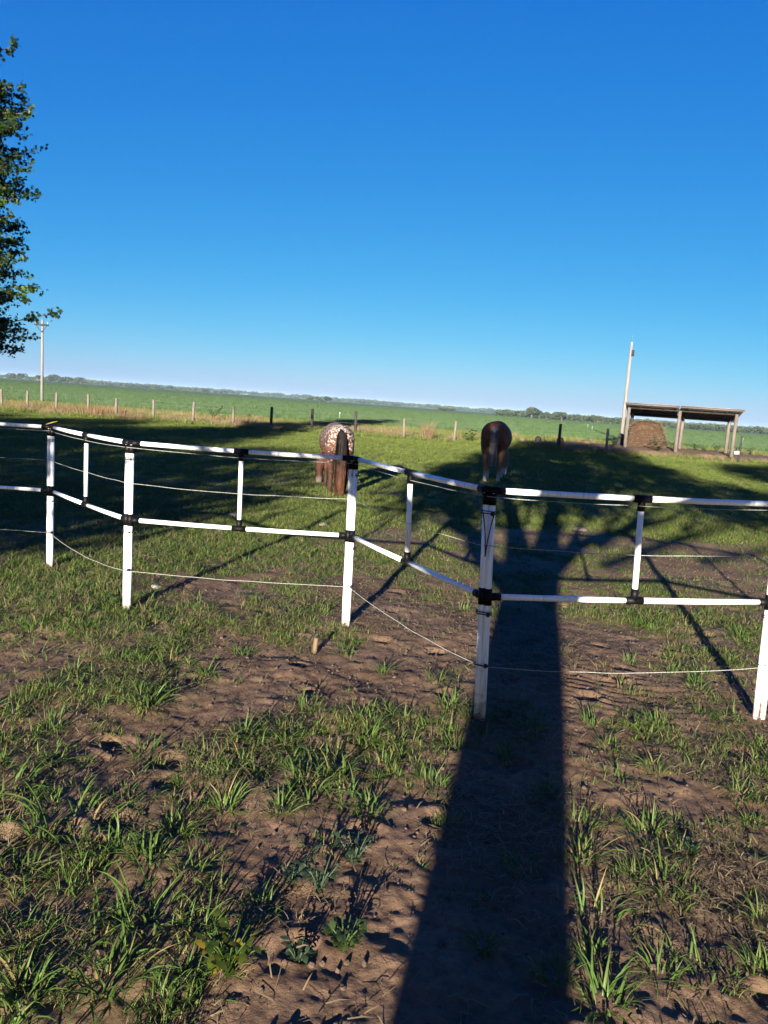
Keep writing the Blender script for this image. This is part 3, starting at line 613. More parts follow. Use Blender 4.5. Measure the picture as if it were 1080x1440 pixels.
def hair_mat(name, stops):
    m, N, L, P = mat_new(name)
    tc = N.new('ShaderNodeTexCoord'); sep = N.new('ShaderNodeSeparateXYZ'); L.new(tc.outputs['Object'], sep.inputs[0])
    mp = N.new('ShaderNodeMapping'); mp.inputs['Scale'].default_value = (45, 45, 2); L.new(tc.outputs['Object'], mp.inputs[0])
    n = N.new('ShaderNodeTexNoise'); n.inputs['Scale'].default_value = 1; n.inputs['Detail'].default_value = 2; L.new(mp.outputs[0], n.inputs['Vector'])
    ad = N.new('ShaderNodeMath'); ad.operation = 'MULTIPLY_ADD'; ad.inputs[1].default_value = .9; L.new(n.outputs['Fac'], ad.inputs[0])
    mr = N.new('ShaderNodeMapRange'); mr.inputs[1].default_value = 0; mr.inputs[2].default_value = 1.4; mr.inputs[3].default_value = -.4; mr.inputs[4].default_value = .55; L.new(sep.outputs['Z'], mr.inputs[0]); L.new(mr.outputs[0], ad.inputs[2])
    r = ramp(N, stops); L.new(ad.outputs[0], r.inputs[0]); L.new(r.outputs[0], P.inputs['Base Color']); P.inputs['Roughness'].default_value = .65; P.inputs['Specular IOR Level'].default_value = .12
    return m
M['coat1'], M['coat2'] = coat_appaloosa(), coat_chestnut()
M['tail1'] = hair_mat('dark_tail_hair', [(.0, (.085, .038, .022)), (.45, (.05, .024, .016)), (.62, (.007, .006, .006)), (.9, (.012, .010, .010))])
M['tail2'] = hair_mat('flaxen_tail_hair', [(.0, (.24, .20, .16)), (.5, (.26, .23, .20)), (.9, (.17, .14, .12))])
M['mane'] = hair_mat('dark_mane_hair', [(.0, (.02, .014, .012)), (.9, (.045, .028, .02))])
def mane(bend, parent, mat, seed):
    rs = np.random.default_rng(seed); mb = MB()
    for _ in range(120):
        q = rs.uniform(0, 1); c = np.array([bend * float(np.interp(q, [0, .3, .6, 1], [0, .10, .30, .70])), np.interp(q, [0, .35, .7, 1], [.62, .85, 1.1, 1.30]), np.interp(q, [0, .35, .7, 1], [1.41, 1.27, 1.04, .78])])
        s = rs.choice([-1, 1], p=[.7, .3]); ln = rs.uniform(.12, .24)
        P = np.array([c + np.array([s * .10 * math.sin(t * 1.2), 0, -ln * t ** 1.5]) + rs.normal(0, .006, 3) for t in np.linspace(0, 1, 5)])
        wv = np.array([0, .012, 0]); V = np.vstack([P - wv, P + wv]); i = np.arange(4); mb.add(V, np.stack([i, i + 1, i + 6, i + 5], -1))
    mb.build('mane', mat, parent)
def make_horse(label, loc, rz, scale, bend, coat, tailm, tailargs, hind, wide, headx, seed):
    t = thing('horse', label, 'horse', (loc[0], loc[1], float(gz(loc[0], loc[1], False)) - .015), rz); t.scale = (scale,) * 3
    obj('body', remesh(horse_body(bend, hind, wide, headx), 'horse_body'), M[coat], t)
    tl = hair_tail(*tailargs, seed).build('tail', M[tailm], t, True)
    mane(bend, t, M['mane'], seed)
    return t
make_horse('brown horse with white speckled rump and thick dark tail, grazing', (-.95, 14.15), R(10), .915, -.14, 'coat1', 'tail1', (.075, .105, .05), (.06, -.06), 1.05, -.10, 31)
make_horse('chestnut horse with pale flaxen tail and white socks, grazing', (2.55, 18.5), R(-11), 1.03, .20, 'coat2', 'tail2', (.08, .085, .40), (-.05, .09), 1.13, .04, 32)

# ------------------------------------------------------------------ far wire fence, poles, shed
fx = [(-20.6, 41.0), (-18.9, 40.2), (-17.2, 39.8), (-15.4, 39.4), (-13.78, 38.9), (-11.8, 38.6), (-9.8, 38.4), (-7.8, 38.4), (-5.98, 38.9), (-3.96, 39.3), (-1.73, 39.2), (.72, 38.0), (3.19, 38.0), (5.8, 38.1), (8.38, 38.2), (10.52, 37.4), (13.6, 37.3), (16.8, 37.1), (19.8, 37.3), (23.0, 37.6)]
wf = thing('wire_fence', 'long wire fence on wooden posts along the edge of the crop field', 'fence', (0, 38.5, 0))
hts = {8: 1.12, 9: 1.14, 10: 1.18, 14: 1.28, 15: 1.22, 17: 1.33}
for i, (x, y) in enumerate(fx):
    if i in (13, 16): continue
    h = hts.get(i, 1.0 + .12 * ((i * 37) % 7) / 7); ln = ((i * 53) % 11 - 5) * .008
    dark = i in (8, 9, 10, 14, 17); z0 = float(gz(x, y))
    r0p = .065 if not dark else .075
    if i == 17: r0p = .05
    MB().tube([(x, y - 38.5, z0 - .3), (x + ln * .5, y - 38.5, z0 + .5 * h), (x + ln, y - 38.5, z0 + h - .015), (x + ln, y - 38.5, z0 + h)], [r0p, r0p * .97, r0p * .95, r0p * .8], 9).build('post', M['darkwood' if dark else 'postwood'], wf, True)
for zz in (.30, .58, .84, 1.0):
    P = []
    for (xa, ya), (xb, yb) in zip(fx, fx[1:]):
        for t in (0, .25, .5, .75): P.append((xa + (xb - xa) * t, ya + (yb - ya) * t - 38.5 - .085, float(gz(xa, ya)) * (1 - t) + float(gz(xb, yb)) * t + zz - .02 * 4 * t * (1 - t)))
    MB().tube(P, .0035, 4).build('wire', M['wire'], wf)
# line of thin rods with insulators further along the field edge
def utility_pole(label, x, y, h, r, arm):
    z0 = float(gz(x, y)); t = thing('utility_pole', label, 'pole', (x, y, z0))
    MB().tube([(0, 0, -.5), (0, 0, h * .5), (0, 0, h)], [r, r * .85, r * .7], 12).build('shaft', M['polewood'], t, True)
    if arm:
        ca = MB().box((0, -r * .8 - .05, h - .36), (.98, .09, .10)).build('crossarm', M['darkwood'], t)
        for sx in (-.42, .42): MB().tube([(sx, -r * .8 - .05, h - .31), (sx, -r * .8 - .05, h - .22), (sx, -r * .8 - .05, h - .14)], [.025, .045, .02], 8).build('insulator', M['pale'], ca, True)
        for sx in (-1, 1): MB().tube([(0, -r - .02, h - .85), (sx * .38, -r * .8 - .05, h - .40)], .018, 6).build('brace', M['darkwood'], ca)
    else:
        MB().tube([(0, 0, h), (0, 0, h + .10), (0, 0, h + .22)], [.05, .085, .04], 10).build('insulator', M['pale'], t, True)
        MB().box((.10, -.16, h - .55), (.16, .12, .42)).build('bracket', M['darkwood'], t)
        MB().tube([(0, 0, h + .2), (.0, 0, h + .75)], .012, 5).build('rod', M['wire'], t)
utility_pole('pale grey utility pole with a crossarm beyond the wire fence, behind the maple', -24.3, 53.9, 5.75, .10, True)
utility_pole('pale grey pole with a white insulator on top, beside the open shed', 16.6, 55.5, 6.9, .135, False)

SR = R(-19); sx0, sy0 = 16.22, 43.3; sz0 = float(gz(sx0, sy0 + 1.2))
shed = thing('open_shed', 'open-sided livestock shed with flat tin roof on leaning wooden posts', 'shed', (sx0, sy0, sz0), SR)
for (x, zt) in ((-2.9, 2.22), (-.18, 2.22), (2.72, 2.24)):
    MB().tube([(x + .02, 0, -.45), (x, 0, 1.1), (x + .02, 0, zt)], [.105, .095, .09], 10).build('post', M['wood'], shed, True)
for (x, zt) in ((-2.75, 2.0), (.1, 2.0), (2.62, 2.0)):
    MB().tube([(x, 2.7, -.3), (x, 2.7, 1.1), (x, 2.7, zt - .05)], [.11, .10, .095], 10).build('post', M['wood' if x > 0 else 'darkwood'], shed, True)
sl_ = (2.02 - 2.33) / 2.7
def roof_z(y): return 2.36 + sl_ * y
rot = Matrix.Rotation(math.atan(sl_), 3, 'X')
MB().box((-.05, 0.0, roof_z(0) - .13), (5.9, .09, .13)).build('beam', M['log'], shed)  # front beam near-black too, extending the painted shade below the roof edge
MB().box((-.05, 2.7, roof_z(2.7) - .16), (5.9, .09, .20)).build('beam', M['darkwood'], shed)
for x in np.arange(-2.9, 3.0, .64): MB().box((x, 1.3, roof_z(1.3) - .055), (.06, 3.9, .10), rot).build('rafter', M['log'], shed)  # rafters coloured near-black to stand in for shade under the roof
for (xa, xb) in ((-3.1, -.22), (-.17, 3.05)):
    rf = MB().box(((xa + xb) / 2, 1.35, roof_z(1.35) + .040), (xb - xa, 4.2, .022), rot).build('roof_sheet', M['tin'], shed)
    MB().box(((xa + xb) / 2, 1.37, roof_z(1.37) + .014), (xb - xa - .04, 4.12, .026), rot).build('shade_boards', M['log'], rf)  # near-black boards added under the tin so the underside looks shaded
    MB().box(((xa + xb) / 2, -.78, roof_z(-.78) - .045), (xb - xa, .035, .06), rot).build('fascia', M['wood'], rf)
# dark leaning board against the hind post
MB().box((-3.25, 2.1, .28), (.55, .06, .75), Matrix.Rotation(.5, 3, 'Y')).build('leaning_board', M['darkwood'], shed)

def hay_bale():
    x, y = 15.3, 46.1; t = thing('hay_bale', 'slumped brown round hay bale under the open shed', 'hay bale', (x, y, float(gz(x, y)) - .05), SR)
    rs = np.random.default_rng(8); seg, n = 72, 24
    prof = [(-.98, .0), (-1.02, .35), (-.98, .75), (-.86, 1.15), (-.62, 1.44), (-.2, 1.50), (.25, 1.48), (.52, 1.42), (.72, 1.05), (.92, .62), (1.02, .25), (1.05, 0.)]
    pr = np.array(prof); s = np.concatenate([[0], np.cumsum(np.linalg.norm(np.diff(pr, axis=0), axis=1))]); q = np.linspace(0, s[-1], seg)
    px, pz = np.interp(q, s, pr[:, 0]), np.interp(q, s, pr[:, 1]); V = []
    for k in range(n + 1):
        f = k / n; yy = -.65 + 1.3 * f; sc = 1 - .10 * abs(2 * f - 1) ** 6
        nz = 1 + .06 * (fbm(np.arange(seg) * .4 + 3, np.full(seg, k * .6), 1.5, 3, 70) - .5)
        V.append(np.column_stack([px * sc * nz, np.full(seg, yy) + .05 * (vnoise(px * 4, pz * 4, 72) - .5), pz * sc * nz]))
    V = np.concatenate(V); i, j = np.meshgrid(np.arange(n), np.arange(seg - 1), indexing='ij')
    Q = np.stack([i * seg + j, i * seg + j + 1, (i + 1) * seg + j + 1, (i + 1) * seg + j], -1).reshape(-1, 4)
    mb = MB().add(V, Q)
    for k in (0, n):       # end faces as concentric layers
        rings = 10; W = []
        for a in range(rings + 1):
            g = 1 - a / rings; e = V[k * seg:(k + 1) * seg].copy(); c = np.array([0, 0, .55]); e = c + (e - c) * np.array([g, 1, g]); e[:, 1] = V[k * seg:(k + 1) * seg, 1].mean() + (-1 if k == 0 else 1) * (.05 * math.sin(a * 1.9) + .04 + .04 * (fbm(e[:, 0] * 4, e[:, 2] * 4, .6, 3, 75) - .5)) * min(1, a)
            W.append(e)
        W = np.concatenate(W); i, j = np.meshgrid(np.arange(rings), np.arange(seg), indexing='ij'); kk = (j + 1) % seg
        mb.add(W, np.stack([i * seg + j, i * seg + kk, (i + 1) * seg + kk, (i + 1) * seg + j], -1).reshape(-1, 4))
    mb.build('bale', M['hay'], t, True); t.scale = (1.14, 1.1, 1.04)
    st = MB()
    for _ in range(900):
        u, v = rs.uniform(-.95, .95), rs.uniform(.05, 1.42); f = rs.uniform(-.74, -.66)
        if rs.uniform() < .4: f = rs.uniform(-.6, .6); a = rs.integers(0, seg); u, v = px[a] * 1.01, pz[a] * 1.01
        if abs(u) > 1.02 - .25 * max(0, v - .8): continue
        d = rs.normal(0, 1, 3); d /= np.linalg.norm(d); p = np.array([u, f, v]); ln = rs.uniform(.05, .16)
        st.add([p - d * ln, p + d * ln + np.array([0, 0, -.02]), p + d * ln * .6 + np.array([.004, 0, .010])], None, [(0, 1, 2)])
    tag(st.build('loose_hay', M['straw'], t), kind='stuff')
hay_bale()

# small things by the far fence and the shed
def lump(name, mat, loc, size, label, cat, seed, group=None):
    bm = bmesh.new(); bmesh.ops.create_icosphere(bm, subdivisions=3, radius=1); rs = random.Random(seed)
    for v in bm.verts:
        c = v.co; k = 1 + .28 * (float(vnoise(np.array(c.x * 1.4 + seed), np.array(c.y * 1.4 + c.z), seed)) - .5) + .12 * (float(vnoise(np.array(c.x * 4 + seed), np.array(c.z * 4 + c.y), seed)) - .5)
        v.co = (c.x * size[0] * k, c.y * size[1] * k, max(c.z, -.45) * size[2] * k)
    me = bpy.data.meshes.new(name); bm.to_mesh(me); bm.free()
    for p in me.polygons: p.use_smooth = True
    o = obj(name, me, mat); z = float(gz(loc[0], loc[1])); o.location = (loc[0], loc[1], z + size[2] * .38); o.rotation_euler = (0, 0, rs.uniform(0, 6))
    return tag(o, label, cat, group)
lump('charred_log', M['log'], (8.95, 46.6), (.42, .18, .22), 'small black log lying past the chestnut horse by the wire fence', 'log', 3)
lump('tree_stump', M['log'], (9.9, 44.8), (.22, .2, .28), 'short black stump beside the dark fence post', 'stump', 5)
lump('rock', M['stone'], (7.75, 45.2), (.22, .18, .16), 'pale rock beside the small black log', 'rock', 6)
lump('rock', M['stake'], (11.6, 45.6), (.30, .22, .17), 'pale tan rock on the bare soil near the pole', 'rock', 9)
lump('stone', M['stone'], (2.91, 11.29), (.11, .09, .04), 'flat pale stone on bare soil in the crown shadow behind the fence', 'stone', 10)
lump('stone', M['stone'], (-2.01, 10.25), (.10, .08, .045), 'small pale stone in the grass behind the long fence panel', 'stone', 12)
lump('stone', M['stone'], (-.78, 10.0), (.07, .05, .03), 'tiny pale stone in the grass below the speckled horse', 'stone', 14)
lump('rag', M['litter'], (-1.83, 6.17), (.05, .035, .016), 'crumpled white scrap on the grass behind the doubled post', 'scrap', 15)
lump('rag', M['litter'], (1.30, 2.88), (.016, .013, .010), 'tiny white scrap on the straw-covered soil', 'scrap', 16)
t = thing('salt_block', 'small white block hung on the dark post by the shed', 'block', (16.62, 37.0, float(gz(16.6, 37)) + .42))
MB().box((0, 0, .08), (.24, .14, .16)).build('block', M['pale'], t); MB().tube([(0, 0, .16), (.08, .05, .3)], .01, 5).build('hanger', M['wire'], t)
for x, y in ((24.2, 93), (35.5, 78), (-4.2, 64.0), (28.5, 112)):
    zz = float(dip(np.array(x), np.array(y))) + .2
    t = thing('marker_stake', 'thin white marker stake standing in the green field', 'stake', (x, y, zz), 0, 'white marker stakes in the field')
    MB().tube([(0, 0, -.3), (0, 0, .45)], .018, 6).build('rod', M['pale'], t, True); MB().box((0, -.03, .42), (.07, .02, .16)).build('flag', M['pale'], t)
# wooden stake by the fence
t = thing('wooden_stake', 'short pale wooden stake driven into soil before the white fence', 'stake', (-.39, 4.83, float(gz(-.39, 4.83))))
MB().tube([(0, 0, -.05), (.004, 0, .05), (.008, 0, .098), (.008, 0, .102)], [.0165, .017, .0165, .012], 8).build('shaft', M['stake'], t, True)

# ------------------------------------------------------------------ distant trees
def far_tree_pts(rs, w, h, n):
    k = int(rs.integers(4, 8)); C = []
    for _ in range(k):
        c = np.array([rs.uniform(-.33, .33) * w, rs.uniform(-.3, .3) * w, h * rs.uniform(.38, .78)]); r = np.array([w * .26, w * .26, h * .24]) * rs.uniform(.7, 1.15)
        d = rs.normal(0, 1, (n // k, 3)); d /= np.linalg.norm(d, axis=1)[:, None]; C.append(c + d * r * rs.uniform(.6, 1, (n // k, 1)) ** .5)
    C = np.concatenate(C); return C[C[:, 2] > .05 * h]
def far_tree(label, x, y, w, h, seed):
    rs = np.random.default_rng(seed); z0 = float(dip(np.array(x), np.array(y)))
    t = thing('distant_tree', label, 'tree', (x, y, z0), 0, 'distant trees along the horizon')
    MB().tube([(0, 0, -.5), (0, 0, h * .3), (.1, 0, h * .55)], [w * .045, w * .035, w * .015], 7).build('trunk', M['bark'], t, True)
    C = far_tree_pts(rs, w, h, 900); tag(obj('crown', leaf_cloud('crown', C, max(.6, w * .085), rs), M['fartree'], t), kind='stuff')
def at_px(px, dist):       # sideways position of a bearing at a distance
    return (px - 540) / 1082 * dist
FT = [(12, 900, 13, 9), (24, 900, 12, 8), (46, 850, 11, 7.5), (76, 880, 26, 8.5), (92, 880, 20, 8.0), (106, 870, 12, 7.5), (440, 700, 9, 4.8), (452, 690, 10, 5.6), (425, 710, 9, 4.2), (612, 620, 11, 3.6), (624, 620, 9, 3.2), (736, 560, 15, 7.6), (747, 565, 9, 6.6), (757, 570, 9, 6.0), (778, 560, 14, 6.2), (828, 540, 9, 5.8), (846, 545, 9, 4.8)]
lab = ['dark trees clump', '']
FL = ['dark distant tree at the field edge under the maple branches', 'second dark distant tree beside the maple branch tips', 'small round distant tree beside the crossarm pole', 'wide dark distant tree past the crossarm pole', 'wide dark tree next in line past the crossarm pole', 'last dark tree of the clump past the crossarm pole',
    'low distant tree above the speckled horse, first of three', 'rounded distant tree above the speckled horse, tallest of three', 'lowest of three distant trees above the speckled horse', 'wide low distant bush on the horizon between the horses', 'smaller low distant bush on the horizon between the horses',
    'tallest bushy distant tree above the chestnut horse', 'rounded distant tree beside the tallest bushy one', 'lower distant tree third from the tallest bushy one', 'broad distant tree midway between chestnut horse and shed', 'dark round distant tree near the tall pole', 'small distant tree just beside the tall pole']
for i, (px, d, w, h) in enumerate(FT): far_tree(FL[i], at_px(px, d), d, w, h, 200 + i)
def treeline(name, label, px0, px1, d0, d1, n, w, h, seed, size):
    rs = np.random.default_rng(seed); C = []
    for i in range(n):
        f = rs.uniform(0, 1); d = d0 + (d1 - d0) * f + rs.uniform(-25, 25); x = at_px(px0 + (px1 - px0) * f, d); k = rs.uniform(.55, 1.2)
        c = far_tree_pts(rs, w * k, h * k, 150); C.append(c + np.array([x, d, float(dip(np.array(x), np.array(d)))]))
    tag(obj(name, leaf_cloud(name, np.concatenate(C), size, rs), M['fartree']), label, None, None, 'stuff')
treeline('treeline', 'belt of green trees at the end of the field behind the shed', 690, 1200, 590, 560, 150, 12, 4.8, 301, 1.3)
treeline('treeline', 'hazy thin belt of far-off trees along the whole horizon', -120, 1250, 1900, 1700, 420, 30, 8.5, 302, 4.0)
treeline('treeline', 'low belt of trees on the horizon beyond the crossarm pole', -150, 330, 1150, 1250, 90, 20, 5.5, 303, 2.4)

# ------------------------------------------------------------------ grass
def blades(rs, n, spread, lmin, lmax, wid, bendr, lean, seg=4, dryp=.1, upright=.0, fold=True):
    """a tuft: n arching blades with a fold along the middle"""
    V, F, D = [], [], []
    base = 0
    for _ in range(n):
        a = rs.uniform(0, 2 * math.pi); r = spread * math.sqrt(rs.uniform(0, 1)); ln = rs.uniform(lmin, lmax); az = a + rs.normal(0, .7)
        th0 = abs(rs.normal(0, lean)) + upright * 0 ; bend = rs.uniform(*bendr); w = wid * rs.uniform(.65, 1.15)
        p = np.array([math.cos(a) * r, math.sin(a) * r, -.008]); hd = np.array([math.cos(az), math.sin(az), 0]); sd = np.array([-hd[1], hd[0], 0]); th = th0
        tw = rs.normal(0, .5)
        for k in range(seg + 1):
            f = k / seg; ww = w * (1 - f ** 2.2) * (.55 + .45 * min(1, f * 4)) * .5
            nrm = np.array([-hd[0] * math.cos(th), -hd[1] * math.cos(th), math.sin(th)])
            s2 = sd * math.cos(tw * f) + nrm * math.sin(tw * f)
            if k < seg: V += [p - s2 * ww + nrm * ww * .35, p - nrm * ww * .1, p + s2 * ww + nrm * ww * .35]
            else: V.append(p)
            th += bend / seg * (.4 + 1.2 * f); st = ln / seg
            p = p + st * (hd * math.sin(th) + np.array([0, 0, math.cos(th)]))
            p[2] = max(p[2], .004)
        for k in range(seg - 1):
            b = base + k * 3; F += [(b, b + 1, b + 4, b + 3), (b + 1, b + 2, b + 5, b + 4)]
        b = base + (seg - 1) * 3; F += [(b, b + 1, b + 3, b + 3), (b + 1, b + 2, b + 3, b + 3)]
        d = rs.uniform(.55, 1) if rs.uniform() < dryp else rs.uniform(0, .18)
        D += [d] * (seg * 3 + 1); base += seg * 3 + 1
    V = np.array(V); F = np.array(F); q = F[F[:, 2] != F[:, 3]]; t = F[F[:, 2] == F[:, 3]][:, :3]
    return V, q, t, np.array(D)
def blade_mesh(name, mat, *a, **k):
    V, q, t, D = blades(*a, **k); me = mesh_np(name, V, [q, t] if len(q) else t, True, {'dry': D}); me.materials.append(mat); return me
rs = np.random.default_rng(99)
clump_meshes = [blade_mesh('grass_clump', M['clump'], rs, int(rs.integers(34, 64)), .045 + .022 * (i % 3),   .05, .16, .0074, (.5, 2.1), .66 + .07 * (i % 3), seg=5, dryp=.13) for i in range(9)]
CLUMPS = [(-1.16, 3.81, 1.6), (-1.02, 3.32, 1.1), (-0.71, 3.29, 1.2), (-0.6, 3.51, 1.2), (-0.34, 3.91, 1.1), (-1.09, 2.67, 1.6), (-0.55, 2.87, 1.1), (-0.23, 3.03, 1.5), (-0.15, 3.27, 1.3), (-0.01, 3.56, 1.2), (0.09, 3.93, 0.9), (-0.93, 2.37, 1.1), (-0.74, 2.5, 1.2), (-0.57, 2.43, 0.9), (-0.65, 2.18, 1.3), (-0.67, 1.92, 1.5), (-0.31, 2.27, 0.9), (-0.15, 2.64, 0.8), (-0.52, 1.88, 0.8), (-1.14, 2.37, 1.2), (-1.0, 2.05, 1.1), (-0.88, 1.86, 1.2), (-0.48, 2.16, 0.9), (-1.43, 2.92, 1.3), (-1.51, 3.48, 1.1), (-1.51, 4.43, 1.0), (-1.18, 4.43, 1.2), (-0.96, 4.29, 1.0), (-0.83, 4.71, 1.1), (-1.98, 4.4, 1.1), (-1.7, 4.2, 1.0), (-2.27, 4.93, 1.1), (-1.88, 4.94, 1.0), (0.06, 4.55, 1.0), (-0.18, 4.85, 0.9), (-1.77, 3.57, 1.0), (-1.36, 3.16, 0.9), (0.02, 2.92, 1), (-0.06, 2.99, 1.1), (-0.33, 2.87, 1.0), (-0.48, 3.22, 1.0), (-0.88, 2.53, 1.0), (-1.17, 2.61, 1.1), (-0.69, 2.69, 1.0), (0.06, 3.3, 1.0), (-0.4, 3.5, 1.0), (0.43, 4.07, 1.2), (0.34, 3.73, 1.1), (0.43, 3.63, 1.1), (0.39, 4.45, 0.9), (0.3, 3.2, 0.9), (1.2, 3.99, 1.0), (1.22, 3.68, 1.0), (1.61, 4.58, 1.2), (2.2, 6.08, 1.3), (1.57, 4.05, 1.0), (1.16, 3.32, 0.9), (1.37, 3.47, 1.0), (1.15, 2.9, 1.2), (0.88, 2.94, 0.9), (0.84, 2.71, 1.3), (1.1, 2.57, 1.3), (0.83, 2.35, 1.2), (0.72, 1.98, 1.3), (0.93, 2.12, 0.9), (1.07, 2.13, 1.1), (1.68, 3.25, 1.1), (2.03, 4.6, 0.9), (1.92, 4.24, 0.9), (2.87, 5.9, 1.3), (0.86, 3.81, 1.0), (0.62, 3.63, 1.0), (0.66, 3.5, 0.8), (0.34, 2.87, 0.8), (0.69, 6.17, 1.0), (0.74, 2.18, 0.9), (1.37, 2.39, 0.8), (2.02, 4.17, 1.0), (1.74, 5.07, 0.9), (2.92, 6.65, 1.0), (0.59, 2.62, 0.8), (0.4, 2.19, 0.8), (0.6, 2.07, 0.9), (0.37, 2.42, 0.7), (1.25, 2.16, 0.9)]
for _ in range(330):      # more of them where the ground is grassy
    x, y = rs.uniform(-3.4, 3.8), rs.uniform(1.7, 8.0)
    if abs(x) < .52 * y + .9 and float(cover(np.array(x), np.array(y))) > rs.uniform(.08, .85): CLUMPS.append((round(float(x), 2), round(float(y), 2), float(rs.uniform(.5, .95))))
for i, (x, y, s) in enumerate(CLUMPS):
    o = obj('grass_clump', clump_meshes[i % 9]); o.location = (x, y, float(gz(x, y)) - .004)
    s *= .92; o.scale = (s, s, s * rs.uniform(.85, 1.1)); o.rotation_euler = (rs.normal(0, .06), rs.normal(0, .06), rs.uniform(0, 6.28))
    q = x - .206 * y; fy_ = float(np.interp(x, [-4.6, -2.9, -1.84, -.2, .58, 2.23, 3.55], [6.8, 6.68, 5.48, 5.45, 3.9, 4.24, 3.27]))
    if s > 1.3: lb, gr = ('largest spreading clump of broad green grass, on the stake side of the trunk shadow' if q < 0 else 'largest spreading clump of broad green grass, between trunk shadow and last post'), 'largest grass clumps'
    elif -.30 < q < .26 and y > 1.2: lb, gr = 'broad green grass clump growing within the dark trunk shadow', 'grass clumps in the trunk shadow'
    elif y > fy_: lb, gr = 'broad green grass clump on the horses\' side of the white fence', 'grass clumps behind the fence'
    elif q < 0: lb, gr = 'broad green grass clump before the fence, on the stake side of the trunk shadow', 'grass clumps on the stake side'
    else: lb, gr = 'broad green grass clump on strawy soil between trunk shadow and last post', 'grass clumps on the strawy side'
    tag(o, lb, 'grass clump', gr)

def gn_scatter(name, label, P, meshes, idx, scale, tilt=.12, mat=None):
    """points carrying their own index, turn and size; one mesh is set on each"""
    pc = bpy.data.collections.new(name + '_kinds')
    for i, me in enumerate(meshes): pc.objects.link(bpy.data.objects.new(f'{name}_kind_{i:02d}', me))
    n = len(P); me = bpy.data.meshes.new(name); me.vertices.add(n); me.vertices.foreach_set('co', np.asarray(P, np.float32).ravel())
    rot_ = np.column_stack([rng.normal(0, tilt, n), rng.normal(0, tilt, n), rng.uniform(0, 6.283, n)]).astype(np.float32)
    a = me.attributes.new('turn', 'FLOAT_VECTOR', 'POINT'); a.data.foreach_set('vector', rot_.ravel())
    scale = np.asarray(scale, np.float32); scale = np.repeat(scale[:, None], 3, 1) if scale.ndim == 1 else scale
    a = me.attributes.new('size', 'FLOAT_VECTOR', 'POINT'); a.data.foreach_set('vector', np.ascontiguousarray(scale).ravel())
    a = me.attributes.new('pick', 'INT', 'POINT'); a.data.foreach_set('value', np.asarray(idx, np.int32))
    o = obj(name, me)
    ng = bpy.data.node_groups.new(name, 'GeometryNodeTree'); ng.interface.new_socket('Geometry', in_out='INPUT', socket_type='NodeSocketGeometry'); ng.interface.new_socket('Geometry', in_out='OUTPUT', socket_type='NodeSocketGeometry')
    N, L = ng.nodes, ng.links; gi, go = N.new('NodeGroupInput'), N.new('NodeGroupOutput'); ip = N.new('GeometryNodeInstanceOnPoints'); ci = N.new('GeometryNodeCollectionInfo')
    ci.inputs['Collection'].default_value = pc; ci.inputs['Separate Children'].default_value = True; ci.inputs['Reset Children'].default_value = True
    def attr(nm, ty):
        q = N.new('GeometryNodeInputNamedAttribute'); q.data_type = ty; q.inputs['Name'].default_value = nm; return [s for s in q.outputs if s.enabled and s.name == 'Attribute'][0]
    L.new(gi.outputs[0], ip.inputs['Points']); L.new(ci.outputs[0], ip.inputs['Instance']); ip.inputs['Pick Instance'].default_value = True
    L.new(attr('pick', 'INT'), ip.inputs['Instance Index']); L.new(attr('turn', 'FLOAT_VECTOR'), ip.inputs['Rotation']); L.new(attr('size', 'FLOAT_VECTOR'), ip.inputs['Scale'])
    L.new(ip.outputs[0], go.inputs[0]); mo = o.modifiers.new('scatter', 'NODES'); mo.node_group = ng
    return tag(o, label, None, None, 'stuff')
def wedge(n, y0, y1, power=1.0, extra=.8, k=.56):
    y = y0 + (y1 - y0) * rng.uniform(0, 1, n) ** power; x = rng.uniform(-1, 1, n) * (k * y + extra); return x, y

# short tufts between the clumps and in the near pasture
small = ([blade_mesh('tuft', M['grass'], rs, int(rs.integers(10, 18)), .03, .025, .075, .0044, (.4, 1.8), .6, seg=3, dryp=.14) for _ in range(4)]
    + [blade_mesh('tuft', M['clump'], rs, int(rs.integers(9, 16)), .035, .04, .12, .0062, (.6, 2.4), .8, seg=4, dryp=.12) for _ in range(4)]
    + [blade_mesh('tuft', M['grass'], rs, int(rs.integers(16, 26)), .045, .02, .055, .0030, (.3, 1.6), .7, seg=2, dryp=.3) for _ in range(3)]
    + [blade_mesh('tuft', M['straw'], rs, 14, .05, .04, .11, .0034, (.8, 2.2), 1.15, seg=3, dryp=.5) for _ in range(2)])
x, y = wedge(150000, 1.2, 13, .62, 1.9)
c = cover(x, y); c2_ = fbm(x, y, .16, 2, 33); keep = rng.uniform(0, 1, len(x)) < np.clip((c - .10) * 1.1, .02 + .13 * smooth(6, 8, y), 1) ** 1.2 * (.25 + 1.3 * smooth(.35, .62, c2_)); x, y, c = x[keep], y[keep], c[keep]
gn_scatter('near_grass', 'short green grass tufts thinly covering the soil around the white fence', np.column_stack([x, y, gz(x, y) - .003]), small, rng.integers(0, 13, len(x)), rng.uniform(.55, 1.25, len(x)) * (.7 + .4 * c))
# pasture turf further off
turf = [blade_mesh('turf', M['grass'], rs, 74, .17, .03, .095, .0078, (.3, 1.6), .55, seg=2, dryp=.18 + .08 * (i % 3)) for i in range(8)]
x, y = wedge(33000, 8.5, 39.5, .75, 2.2)
c = cover(x, y); keep = rng.uniform(0, 1, len(x)) < np.clip((c - .2) * 1.8, .0, 1); x, y, c = x[keep], y[keep], c[keep]
gn_scatter('pasture_grass', 'short green pasture grass between the white fence and the wire fence', np.column_stack([x, y, gz(x, y) - .01]), turf, rng.integers(0, 8, len(x)), rng.uniform(.6, 1.2, len(x)) * (.8 + .012 * y))
